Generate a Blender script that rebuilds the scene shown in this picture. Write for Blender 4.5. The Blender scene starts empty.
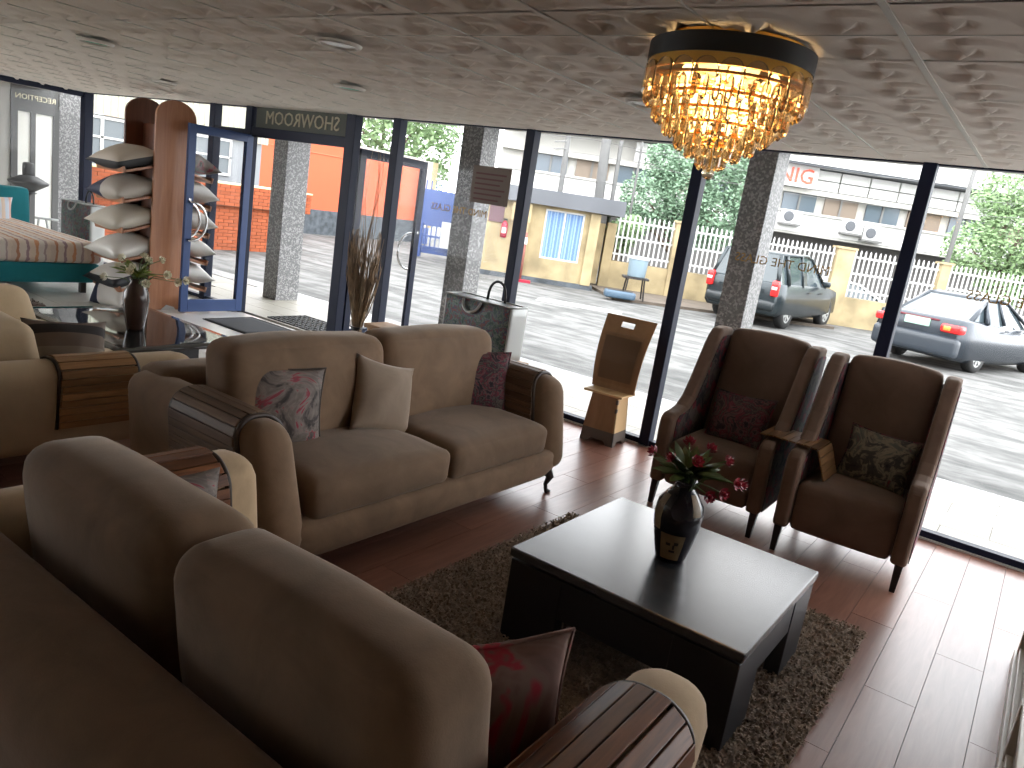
import bpy, bmesh, math, random
from math import sin, cos, pi, radians as R_
from mathutils import Vector as V, Matrix, noise
random.seed(7)
S = bpy.context.scene
COL = S.collection

# ------------------------------------------------------------------ camera
F_PX, PITCH, ROLL, YAW, CAMZ = 762.63, 0.224075, 0.154798, 0.598852, 1.70
def make_camera():
    cy, sy = cos(YAW), sin(YAW)
    fw, rt, up = V((-sy, cy, 0)), V((cy, sy, 0)), V((0, 0, 1))
    f2 = fw*cos(PITCH) - up*sin(PITCH); u2 = up*cos(PITCH) + fw*sin(PITCH)
    r3 = rt*cos(ROLL) + u2*sin(ROLL); u3 = -rt*sin(ROLL) + u2*cos(ROLL)
    cd = bpy.data.cameras.new('camera'); cd.sensor_width = 36; cd.lens = F_PX/1024*36
    cd.clip_start = 0.05; cd.clip_end = 500
    co = bpy.data.objects.new('camera', cd); COL.objects.link(co)
    co.matrix_world = Matrix(((r3.x, u3.x, -f2.x, 0), (r3.y, u3.y, -f2.y, 0), (r3.z, u3.z, -f2.z, CAMZ), (0, 0, 0, 1)))
    S.camera = co
make_camera()
# ------------------------------------------------------------------ sky and exposure
W = bpy.data.worlds.new('world'); S.world = W; W.use_nodes = True
wn = W.node_tree.nodes; wl = W.node_tree.links
bg = wn['Background']; bg.inputs[1].default_value = 2.0
tc = wn.new('ShaderNodeTexCoord'); nz = wn.new('ShaderNodeTexNoise'); nz.inputs['Scale'].default_value = 2.5; nz.inputs['Detail'].default_value = 4
rp = wn.new('ShaderNodeValToRGB'); rp.color_ramp.elements[0].color = (0.80, 0.86, 0.93, 1); rp.color_ramp.elements[1].color = (1, 1, 1, 1)
rp.color_ramp.elements[0].position = .35; rp.color_ramp.elements[1].position = .6
wl.new(tc.outputs['Generated'], nz.inputs['Vector']); wl.new(nz.outputs['Fac'], rp.inputs[0]); wl.new(rp.outputs[0], bg.inputs[0])
S.view_settings.view_transform = 'Standard'; S.view_settings.look = 'None'
S.view_settings.gamma = 1.0; S.view_settings.exposure = 2.05
S.view_settings.use_curve_mapping = False
S.cycles.use_denoising = True
S.cycles.max_bounces = 10; S.cycles.diffuse_bounces = 5; S.cycles.transparent_max_bounces = 24
S.cycles.caustics_reflective = False; S.cycles.caustics_refractive = False

# ------------------------------------------------------------------ materials
def nodes_of(name):
    m = bpy.data.materials.new(name); m.use_nodes = True
    return m, m.node_tree.nodes, m.node_tree.links, m.node_tree.nodes['Principled BSDF']
def rgba(c): return (c[0], c[1], c[2], 1)
def ramp(n, stops, interp='LINEAR'):
    r = n.new('ShaderNodeValToRGB'); cr = r.color_ramp; cr.interpolation = interp
    while len(cr.elements) < len(stops): cr.elements.new(.5)
    for e, (p, c) in zip(cr.elements, stops): e.position = p; e.color = rgba(c)
    return r
def coords(n, l, kind='Object', scale=(1, 1, 1), rot=(0, 0, 0)):
    t = n.new('ShaderNodeTexCoord'); mp = n.new('ShaderNodeMapping')
    mp.inputs['Scale'].default_value = scale; mp.inputs['Rotation'].default_value = rot
    l.new(t.outputs[kind], mp.inputs['Vector']); return mp.outputs[0]
def noise_tex(n, l, vec, scale, detail=3, rough=.5, dist=0):
    t = n.new('ShaderNodeTexNoise'); t.inputs['Scale'].default_value = scale; t.inputs['Detail'].default_value = detail
    t.inputs['Roughness'].default_value = rough; t.inputs['Distortion'].default_value = dist
    l.new(vec, t.inputs['Vector']); return t
def bump(n, l, b, h, strength=.3, dist=.01):
    k = n.new('ShaderNodeBump'); k.inputs['Strength'].default_value = strength; k.inputs['Distance'].default_value = dist
    l.new(h, k.inputs['Height']); l.new(k.outputs[0], b.inputs['Normal'])
def plain(name, c, rough=.6, metal=0, var=.0, scale=8, spec=.5, bmp=0):
    m, n, l, b = nodes_of(name)
    b.inputs['Base Color'].default_value = rgba(c); b.inputs['Roughness'].default_value = rough
    b.inputs['Metallic'].default_value = metal; b.inputs['Specular IOR Level'].default_value = spec
    if var or bmp:
        v = coords(n, l); t = noise_tex(n, l, v, scale, 4)
        if var:
            r = ramp(n, [(.3, [x*(1-var) for x in c]), (.7, [min(1, x*(1+var)) for x in c])])
            l.new(t.outputs['Fac'], r.inputs[0]); l.new(r.outputs[0], b.inputs['Base Color'])
        if bmp: bump(n, l, b, t.outputs['Fac'], bmp)
    return m
def fabric(name, c, sheen=.4, nap=.18, scale=5):
    m, n, l, b = nodes_of(name)
    v = coords(n, l); t = noise_tex(n, l, v, scale, 5, .6, .6); f = noise_tex(n, l, v, 260, 2)
    r = ramp(n, [(.3, [x*(1-nap) for x in c]), (.7, [x*(1+nap) for x in c])])
    l.new(t.outputs['Fac'], r.inputs[0]); l.new(r.outputs[0], b.inputs['Base Color'])
    b.inputs['Roughness'].default_value = .85; b.inputs['Specular IOR Level'].default_value = .2
    b.inputs['Sheen Weight'].default_value = sheen; b.inputs['Sheen Roughness'].default_value = .4
    b.inputs['Sheen Tint'].default_value = (1, .9, .8, 1)
    ad = n.new('ShaderNodeMath'); ad.operation = 'MULTIPLY_ADD'; ad.inputs[1].default_value = .15
    l.new(f.outputs['Fac'], ad.inputs[0]); l.new(t.outputs['Fac'], ad.inputs[2]); bump(n, l, b, ad.outputs[0], .25, .01)
    return m
def wood(name, c1, c2, scale=(2, 30, 30), rough=.35, per_object=0.0, spec=.5, kind='Object'):
    m, n, l, b = nodes_of(name)
    t = noise_tex(n, l, coords(n, l, kind, scale), 1.0, 5, .6, 1.2)
    r = ramp(n, [(.3, c1), (.7, c2)]); l.new(t.outputs['Fac'], r.inputs[0]); out = r.outputs[0]
    if per_object:
        oi = n.new('ShaderNodeObjectInfo'); mr = n.new('ShaderNodeMapRange')
        mr.inputs['To Min'].default_value = 1-per_object; mr.inputs['To Max'].default_value = 1+per_object
        l.new(oi.outputs['Random'], mr.inputs[0])
        mx = n.new('ShaderNodeVectorMath'); mx.operation = 'SCALE'; l.new(out, mx.inputs[0]); l.new(mr.outputs[0], mx.inputs['Scale']); out = mx.outputs[0]
    l.new(out, b.inputs['Base Color']); b.inputs['Roughness'].default_value = rough; b.inputs['Specular IOR Level'].default_value = spec
    bump(n, l, b, t.outputs['Fac'], .08, .005)
    return m
def floral(name, stops, scale=9, rough=.7, dist=2.0, kind='Object', vor=.35):
    m, n, l, b = nodes_of(name)
    v = coords(n, l, kind); t = noise_tex(n, l, v, scale, 4, .65, dist)
    vo = n.new('ShaderNodeTexVoronoi'); vo.inputs['Scale'].default_value = scale*1.3; l.new(v, vo.inputs['Vector'])
    mx = n.new('ShaderNodeMix'); mx.inputs[0].default_value = vor
    sp = n.new('ShaderNodeSeparateColor'); l.new(vo.outputs['Color'], sp.inputs[0])
    l.new(t.outputs['Fac'], mx.inputs[2]); l.new(sp.outputs[0], mx.inputs[3])
    r = ramp(n, stops, 'EASE'); l.new(mx.outputs[0], r.inputs[0]); l.new(r.outputs[0], b.inputs['Base Color'])
    b.inputs['Roughness'].default_value = rough; b.inputs['Specular IOR Level'].default_value = .25
    return m
def stripes(name, stops, axis='X', freq=3, rough=.8, wob=.02):
    m, n, l, b = nodes_of(name)
    v = coords(n, l); t = noise_tex(n, l, v, 14, 3)
    sx = n.new('ShaderNodeSeparateXYZ'); l.new(v, sx.inputs[0])
    a = n.new('ShaderNodeMath'); a.operation = 'MULTIPLY_ADD'; a.inputs[1].default_value = wob; l.new(t.outputs['Fac'], a.inputs[0]); l.new(sx.outputs[axis], a.inputs[2])
    k = n.new('ShaderNodeMath'); k.operation = 'MULTIPLY'; k.inputs[1].default_value = freq; l.new(a.outputs[0], k.inputs[0])
    fr = n.new('ShaderNodeMath'); fr.operation = 'FRACT'; l.new(k.outputs[0], fr.inputs[0])
    r = ramp(n, stops, 'CONSTANT'); l.new(fr.outputs[0], r.inputs[0]); l.new(r.outputs[0], b.inputs['Base Color'])
    b.inputs['Roughness'].default_value = rough; return m
def terrazzo(name, c1, c2, scale=45):
    m, n, l, b = nodes_of(name); v = coords(n, l)
    vo = n.new('ShaderNodeTexVoronoi'); vo.inputs['Scale'].default_value = scale; l.new(v, vo.inputs['Vector'])
    sp = n.new('ShaderNodeSeparateColor'); l.new(vo.outputs['Color'], sp.inputs[0])
    r = ramp(n, [(.0, c1), (.55, [x*1.25 for x in c1]), (.8, c2)]); l.new(sp.outputs[0], r.inputs[0]); l.new(r.outputs[0], b.inputs['Base Color'])
    b.inputs['Roughness'].default_value = .5; return m
def glass_mat(name, tint=(1, 1, 1), refl=1.0, rough=0.0):
    m, n, l, b = nodes_of(name); n.remove(b)
    tr = n.new('ShaderNodeBsdfTransparent'); tr.inputs[0].default_value = rgba(tint)
    gl = n.new('ShaderNodeBsdfGlossy'); gl.inputs['Roughness'].default_value = rough
    lw = n.new('ShaderNodeLayerWeight'); pw = n.new('ShaderNodeMath'); pw.operation = 'POWER'; pw.inputs[1].default_value = 5; l.new(lw.outputs['Facing'], pw.inputs[0])
    ml = n.new('ShaderNodeMath'); ml.operation = 'MULTIPLY_ADD'; ml.inputs[1].default_value = .9*refl; ml.inputs[2].default_value = .035*refl; l.new(pw.outputs[0], ml.inputs[0])
    mx = n.new('ShaderNodeMixShader'); l.new(ml.outputs[0], mx.inputs[0]); l.new(tr.outputs[0], mx.inputs[1]); l.new(gl.outputs[0], mx.inputs[2])
    l.new(mx.outputs[0], n['Material Output'].inputs[0]); return m
def emit(name, c, s):
    m, n, l, b = nodes_of(name); b.inputs['Base Color'].default_value = rgba(c)
    b.inputs['Emission Color'].default_value = rgba(c); b.inputs['Emission Strength'].default_value = s; return m

M = {}
M['velvet'] = fabric('brown velvet', (.212, .138, .088), .35)
M['velvet_seat'] = fabric('brown velvet seat', (.185, .122, .080), .3)  # slightly greyer than the other velvet: sky reflection put into the colour
M['velvet_chair'] = fabric('taupe chair velvet', (.155, .10, .074), .3)
M['cream'] = fabric('cream upholstery', (.54, .42, .28), .2, .06)
M['pale_welt'] = fabric('pale velvet', (.44, .32, .20), .3)
M['slat'] = wood('slat wood', (.085, .030, .013), (.20, .078, .032), (40, 3, 40), .42, .32, spec=.35)
M['slat_dark'] = wood('dark slat wood', (.10, .058, .036), (.19, .115, .07), (40, 3, 40), .5, .25, spec=.3)
M['slat_light'] = wood('light slat wood', (.25, .125, .05), (.40, .22, .095), (40, 3, 40), .35, .3)
M['tray'] = wood('tray slat wood', (.15, .075, .032), (.24, .13, .06), (40, 3, 40), .3, .25)
M['leather_edge'] = plain('dark brown edging', (.035, .02, .012), .5)
M['dark_wood'] = plain('espresso wood', (.014, .011, .010), .42, var=.3, scale=20)
M['table_top'] = wood('blackened tabletop', (.018, .019, .022), (.036, .037, .042), (3, 25, 25), .27, spec=1.0)
M['ebony'] = plain('ebony table frame', (.010, .010, .013), .4)
M['navy'] = plain('navy aluminium', (.006, .010, .030), .5, spec=.25)
M['blue'] = plain('blue door aluminium', (.022, .055, .17), .4)
M['glass'] = glass_mat('clear pane', refl=.22)
M['dark_glass'] = plain('black table glass', (.010, .012, .013), .04, spec=.9)
M['chrome'] = plain('chrome', (.7, .7, .7), .15, 1)
M['ceiling'] = plain('ceiling tile', (.82, .77, .70), .7)
M['tbar'] = plain('ceiling bar', (.62, .62, .56), .5)
M['wall'] = plain('interior wall', (.62, .58, .52), .8)
M['plank'] = wood('laminate plank', (.195, .083, .056), (.285, .135, .096), (22, 2.2, 10), .33, .13, spec=.55)
M['tile'] = plain('pale floor tile', (.58, .56, .52), .22, var=.06, scale=3)
M['terrace'] = plain('terrace tile', (.31, .29, .245), .5, var=.05, scale=4)
M['grout'] = plain('grout', (.30, .28, .25), .9)
M['subfloor'] = plain('plank joints', (.06, .03, .02), .8)
M['rug'] = fabric('shag rug', (.23, .17, .125), .3, .45, 40)
M['rug_dark'] = fabric('dark brown rug', (.075, .045, .035), .2, .3, 30)
M['terrazzo'] = terrazzo('speckled terrazzo', (.12, .12, .12), (.30, .295, .29), 60)
M['red'] = plain('red', (.30, .012, .035), .45)
M['tail'] = plain('tail light red', (.65, .02, .02), .2)
M['white'] = plain('white paint', (.50, .50, .49), .5)
M['black'] = plain('black rubber', (.012, .012, .012), .6)
M['gold'] = plain('gold metal', (.85, .52, .14), .22, 1)
M['gold_brown'] = plain('gold brown letters', (.38, .22, .055), .5)
M['yellow'] = plain('stained yellow wall', (.32, .255, .145), .9, var=.35, scale=1.6)
M['orange'] = plain('orange wall', (.50, .105, .045), .9, var=.04, scale=1)
M['stone'] = plain('dark stone', (.07, .08, .09), .9, var=.4, scale=6)
M['brick'] = wood('orange brick', (.24, .055, .018), (.36, .09, .032), (3, 3, 3), .9, .14)
M['mortar'] = plain('mortar', (.16, .075, .045), .95)
M['band'] = plain('grey parapet', (.10, .105, .115), .9, var=.15, scale=1)
M['curtain'] = stripes('blue curtain', [(0, (.10, .18, .33)), (.35, (.18, .28, .44)), (.6, (.12, .21, .37)), (.8, (.23, .33, .47))], 'X', 6)
M['facade'] = plain('pale facade', (.42, .41, .38), .9, var=.05, scale=.6)
M['facade_white'] = plain('white facade band', (.62, .62, .60), .8)
M['window_dark'] = plain('dark window', (.09, .115, .14), .15)
M['window_tan'] = plain('tan blind', (.19, .15, .115), .7)
M['steel'] = plain('grey pole', (.15, .15, .145), .7, var=.15, scale=3)
M['bluegate'] = plain('blue gate paint', (.05, .085, .23), .6)
M['leaf'] = plain('tree leaf', (.20, .30, .14), .6, var=.4, scale=3)
M['leaf_dark'] = plain('dark tree leaf', (.15, .24, .15), .6, var=.4, scale=3)
M['bark'] = plain('bark', (.12, .09, .065), .9)
M['twig'] = plain('dry twig', (.20, .13, .075), .8, var=.4, scale=12)
M['teal'] = fabric('teal upholstery', (.015, .17, .20), .3, .08)
M['cherry'] = wood('cherry veneer', (.30, .12, .055), (.42, .19, .095), (16, 16, 1.2), .35)
M['cherry_dark'] = wood('dark cherry veneer', (.10, .035, .018), (.16, .06, .032), (16, 16, 1.2), .35)
M['card'] = wood('brown board', (.24, .125, .05), (.33, .18, .08), (6, 6, 2), .6)
M['card_light'] = plain('pale board', (.62, .40, .19), .6)
M['card_dark'] = plain('grey brown board', (.10, .075, .058), .6)
M['plastic_film'] = glass_mat('shiny film', (.93, .9, .86), 1.6, .12)
M['silver'] = plain('silver cloth', (.42, .43, .42), .4, .3)
M['amber'] = None

def crystal():
    m, n, l, b = nodes_of('amber crystal')
    b.inputs['Base Color'].default_value = (1, .86, .62, 1); b.inputs['Roughness'].default_value = .06
    b.inputs['Transmission Weight'].default_value = .82; b.inputs['IOR'].default_value = 1.42
    return m
M['amber'] = crystal()
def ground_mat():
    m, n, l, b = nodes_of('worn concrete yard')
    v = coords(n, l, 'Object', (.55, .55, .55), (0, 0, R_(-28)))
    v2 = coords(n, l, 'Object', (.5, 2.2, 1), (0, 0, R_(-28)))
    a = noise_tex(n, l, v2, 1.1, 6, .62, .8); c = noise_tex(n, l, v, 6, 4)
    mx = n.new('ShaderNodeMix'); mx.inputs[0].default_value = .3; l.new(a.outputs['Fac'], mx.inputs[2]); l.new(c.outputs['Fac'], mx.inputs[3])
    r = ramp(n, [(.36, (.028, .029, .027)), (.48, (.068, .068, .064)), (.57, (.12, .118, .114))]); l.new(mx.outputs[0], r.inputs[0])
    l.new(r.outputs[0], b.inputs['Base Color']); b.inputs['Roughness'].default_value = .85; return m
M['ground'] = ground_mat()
M['asphalt'] = plain('dirt strip', (.10, .08, .062), .95, var=.2, scale=2)
GREY_FLORAL = [(.28, (.015, .015, .02)), (.38, (.07, .06, .058)), (.46, (.19, .16, .145)), (.52, (.26, .22, .20)), (.57, (.32, .05, .075)), (.62, (.13, .11, .10)), (.72, (.03, .03, .035))]
RED_FLORAL = [(.28, (.012, .010, .016)), (.38, (.035, .025, .032)), (.43, (.14, .09, .09)), (.47, (.17, .028, .045)), (.51, (.05, .03, .04)), (.56, (.12, .10, .085)), (.61, (.03, .024, .03)), (.68, (.16, .035, .05))]
M['floral_grey'] = floral('grey floral print', GREY_FLORAL, 5.5, dist=1.4, vor=.08)
M['floral_red'] = floral('dark red floral print', RED_FLORAL, 9, dist=1.5, vor=.12)
M['floral_rose'] = floral('rose watercolour print', [(.34, (.10, .06, .05)), (.44, (.19, .105, .085)), (.50, (.22, .14, .115)), (.55, (.38, .035, .055)), (.62, (.16, .10, .085)), (.7, (.24, .15, .12))], 3.2, dist=.8, vor=.0)
M['floral_dark'] = floral('dark floral print', [(.25, (.02, .02, .025)), (.42, (.06, .055, .05)), (.50, (.24, .20, .14)), (.58, (.10, .11, .09)), (.68, (.18, .03, .045)), (.8, (.05, .04, .05))], 8, dist=1.5, vor=.12)
M['floral_side'] = floral('patterned side fabric', [(.3, (.03, .03, .04)), (.45, (.13, .11, .10)), (.55, (.06, .05, .06)), (.65, (.22, .03, .05)), (.8, (.16, .14, .13))], 10)
M['plush'] = fabric('beige plush', (.29, .22, .165), .5, .12)
M['bag_print'] = floral('dark green floral bag', [(.28, (.02, .03, .03)), (.40, (.045, .085, .075)), (.47, (.16, .19, .16)), (.53, (.04, .06, .11)), (.58, (.20, .06, .06)), (.64, (.07, .12, .08)), (.72, (.02, .03, .03))], 16, .4, dist=1.2, vor=.1)
M['striped_bed'] = stripes('striped bedspread', [(0, (.55, .45, .38)), (.12, (.42, .20, .12)), (.2, (.60, .52, .45)), (.36, (.30, .20, .22)), (.44, (.62, .50, .40)), (.6, (.55, .26, .14)), (.68, (.60, .55, .50)), (.84, (.36, .28, .28)), (.9, (.6, .5, .42))], 'Y', 2.6, wob=.06)
M['striped_pillow'] = stripes('striped cushion', [(0, (.62, .42, .26)), (.15, (.65, .55, .42)), (.3, (.50, .24, .13)), (.38, (.64, .52, .40)), (.6, (.48, .36, .26)), (.75, (.66, .56, .46))], 'Y', 5)
M['striped_cream'] = stripes('olive striped cushion', [(0, (.15, .11, .085)), (.14, (.02, .015, .015)), (.24, (.15, .11, .09)), (.32, (.02, .015, .015)), (.42, (.10, .11, .085)), (.75, (.11, .12, .10)), (.9, (.22, .18, .14))], 'Y', 1.75, wob=0)
M['pastel'] = stripes('pastel cushion', [(0, (.55, .62, .72)), (.3, (.66, .40, .32)), (.5, (.62, .66, .72)), (.75, (.68, .55, .45))], 'X', 6)

for k, cw in (('table_top', .22), ('plank', .10)):
    M[k].node_tree.nodes['Principled BSDF'].inputs['Coat Weight'].default_value = cw; M[k].node_tree.nodes['Principled BSDF'].inputs['Coat Roughness'].default_value = .22
# ------------------------------------------------------------------ mesh helpers
class MB:
    def __init__(s): s.v = []; s.f = []
    def add(s, vs, fs, M_=None):
        k = len(s.v); s.v += [tuple(M_ @ V(p)) if M_ else tuple(p) for p in vs]; s.f += [tuple(i+k for i in f) for f in fs]; return s
    def box(s, c, d, M_=None, taper=1.0, fn=None):
        x, y, z = d[0]/2, d[1]/2, d[2]/2; t = taper
        vs = [V((c[0]+a*x*(t if e > 0 else 1), c[1]+b*y*(t if e > 0 else 1), c[2]+e*z)) for e in (-1, 1) for b in (-1, 1) for a in (-1, 1)]
        if fn: vs = [fn(p) for p in vs]
        return s.add(vs, [(0, 2, 3, 1), (4, 5, 7, 6), (0, 1, 5, 4), (2, 6, 7, 3), (0, 4, 6, 2), (1, 3, 7, 5)], M_)
    def lohi(s, a, b, **k): return s.box([(p+q)/2 for p, q in zip(a, b)], [abs(q-p) for p, q in zip(a, b)], **k)
    def tube(s, pts, r, n=8, closed=False):
        pts = [V(p) for p in pts]; N = len(pts); rs = r if isinstance(r, (list, tuple)) else [r]*N
        k = len(s.v); pn = None
        for i, p in enumerate(pts):
            if closed: t = (pts[(i+1) % N]-pts[i-1])
            else: t = pts[min(i+1, N-1)]-pts[max(i-1, 0)]
            t.normalize()
            if pn is None: a = t.orthogonal().normalized()
            else: a = (pn-t*pn.dot(t)).normalized()
            pn = a; b = t.cross(a)
            s.v += [tuple(p+(a*cos(2*pi*j/n)+b*sin(2*pi*j/n))*rs[i]) for j in range(n)]
        for i in range(N if closed else N-1):
            i2 = (i+1) % N
            s.f += [(k+i*n+j, k+i*n+(j+1) % n, k+i2*n+(j+1) % n, k+i2*n+j) for j in range(n)]
        if not closed: s.f += [tuple(k+j for j in range(n))[::-1], tuple(k+(N-1)*n+j for j in range(n))]
        return s
    def lathe(s, prof, n=24, c=(0, 0, 0), M_=None, cap=True):
        vs = []; fs = []
        for (r, z) in prof: vs += [(c[0]+r*cos(2*pi*j/n), c[1]+r*sin(2*pi*j/n), c[2]+z) for j in range(n)]
        for i in range(len(prof)-1): fs += [(i*n+j, i*n+(j+1) % n, (i+1)*n+(j+1) % n, (i+1)*n+j) for j in range(n)]
        if cap: fs += [tuple(range(n))[::-1], tuple((len(prof)-1)*n+j for j in range(n))]
        return s.add(vs, fs, M_)
    def prism(s, poly, a, b, axis='x', M_=None):
        f = {'x': lambda p, t: (t, p[0], p[1]), 'y': lambda p, t: (p[0], t, p[1]), 'z': lambda p, t: (p[0], p[1], t)}[axis]
        n = len(poly); vs = [f(p, a) for p in poly]+[f(p, b) for p in poly]
        return s.add(vs, [tuple(range(n))[::-1], tuple(range(n, 2*n))]+[(i, (i+1) % n, n+(i+1) % n, n+i) for i in range(n)], M_)
    def grid(s, fn, nu, nv, M_=None):
        vs = [fn(i/nu, j/nv) for i in range(nu+1) for j in range(nv+1)]
        return s.add(vs, [(i*(nv+1)+j, (i+1)*(nv+1)+j, (i+1)*(nv+1)+j+1, i*(nv+1)+j+1) for i in range(nu) for j in range(nv)], M_)
    def rbox(s, c, d, r, n=8, bulge=(0, 0, 0), fn=None, M_=None):
        h = [x/2 for x in d]; r = min(r, *h); ts = [sin(pi/2*(2*i/n-1)) for i in range(n+1)]
        key = {}; vs = []; fs = []
        for a in range(3):
            b, e = (a+1) % 3, (a+2) % 3
            for sg in (-1, 1):
                idx = []
                for i in range(n+1):
                    for j in range(n+1):
                        p = [0, 0, 0]; p[a] = sg*h[a]; p[b] = ts[i]*h[b]; p[e] = ts[j]*h[e]
                        kk = tuple(round(x, 5) for x in p)
                        if kk not in key:
                            q = [max(-(h[m]-r), min(h[m]-r, p[m])) for m in range(3)]
                            dd = V([p[m]-q[m] for m in range(3)])
                            if dd.length > 1e-9: dd = dd.normalized()*r
                            o = [q[m]+dd[m] for m in range(3)]
                            for m in range(3):
                                if bulge[m]:
                                    m1, m2 = (m+1) % 3, (m+2) % 3
                                    o[m] += bulge[m]*(o[m]/h[m])*(1-(p[m1]/h[m1])**2)*(1-(p[m2]/h[m2])**2)
                            P = V((o[0]+c[0], o[1]+c[1], o[2]+c[2]))
                            if fn: P = fn(P)
                            key[kk] = len(vs); vs.append(tuple(P))
                        idx.append(key[kk])
                for i in range(n):
                    for j in range(n):
                        q = (idx[i*(n+1)+j], idx[(i+1)*(n+1)+j], idx[(i+1)*(n+1)+j+1], idx[i*(n+1)+j+1])
                        fs.append(q if sg > 0 else q[::-1])
        return s.add(vs, fs, M_)
    def mesh(s, name, mat, smooth=False, fix=True):
        me = bpy.data.meshes.new(name); me.from_pydata(s.v, [], s.f)
        if fix:
            bm = bmesh.new(); bm.from_mesh(me); bmesh.ops.recalc_face_normals(bm, faces=bm.faces); bm.to_mesh(me); bm.free()
        if smooth: me.polygons.foreach_set('use_smooth', [True]*len(me.polygons))
        me.materials.append(mat); me.update(); return me
    def obj(s, name, mat, parent=None, smooth=False, bevel=0, fix=True, label=None):
        o = bpy.data.objects.new(name, s.mesh(name, mat, smooth, fix)); COL.objects.link(o)
        if parent: o.parent = parent
        if bevel:
            b = o.modifiers.new('edge', 'BEVEL'); b.width = bevel; b.segments = 2; b.limit_method = 'ANGLE'; b.harden_normals = False
        if label: o['label'] = label
        return o
def tag(o, label, cat, group=None):
    o['label'] = label; o['category'] = cat
    if group: o['group'] = group
    return o
def thing(name, label, cat, loc=(0, 0, 0), rz=0, group=None):
    o = bpy.data.objects.new(name, None); COL.objects.link(o); o.location = loc; o.rotation_euler = (0, 0, rz); o.empty_display_size = .1
    return tag(o, label, cat, group)
def struct(o, label=None):
    o['kind'] = 'structure'
    if label: o['label'] = label
    return o
def sempty(name, loc=(0, 0, 0), label=None):
    o = bpy.data.objects.new(name, None); COL.objects.link(o); o.location = loc; return struct(o, label)
def inst(name, me, loc, parent=None, rot=(0, 0, 0), sc=(1, 1, 1)):
    o = bpy.data.objects.new(name, me); COL.objects.link(o); o.location = loc; o.rotation_euler = rot; o.scale = sc
    if parent: o.parent = parent
    return o
def copy_tree(o, parent=None):
    c = o.copy(); COL.objects.link(c)
    if parent: c.parent = parent
    for ch in list(o.children): copy_tree(ch, c)
    return c
def text_mesh(txt, size, mat, depth=.004, name='lettering', align='CENTER'):
    cu = bpy.data.curves.new(name, 'FONT'); cu.body = txt; cu.size = size; cu.extrude = depth; cu.align_x = align; cu.align_y = 'CENTER'; cu.resolution_u = 2
    t = bpy.data.objects.new(name, cu); COL.objects.link(t); bpy.context.view_layer.update()
    me = bpy.data.meshes.new_from_object(t.evaluated_get(bpy.context.evaluated_depsgraph_get()))
    bpy.data.objects.remove(t); me.materials.clear(); me.materials.append(mat); return me
def wrinkle(amp, sc=6, seed=0):
    def f(p):
        d = noise.noise_vector(p*sc+V((seed, seed*2, 0)))
        return p+V(d)*amp
    return f
# exterior frame: the yard's far edge runs slantwise
U = V((.83, .558, 0)).normalized(); NN = V((-U.y, U.x, 0)); OO = V((-9.03, 18.6, 0))
def F(s, off, z=0): return OO+U*s+NN*off+V((0, 0, z))
FA = math.atan2(U.y, U.x)
GZ = -.08
CH = 2.376   # ceiling height
YW = 5.60    # glass wall

exec_parts = []
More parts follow.
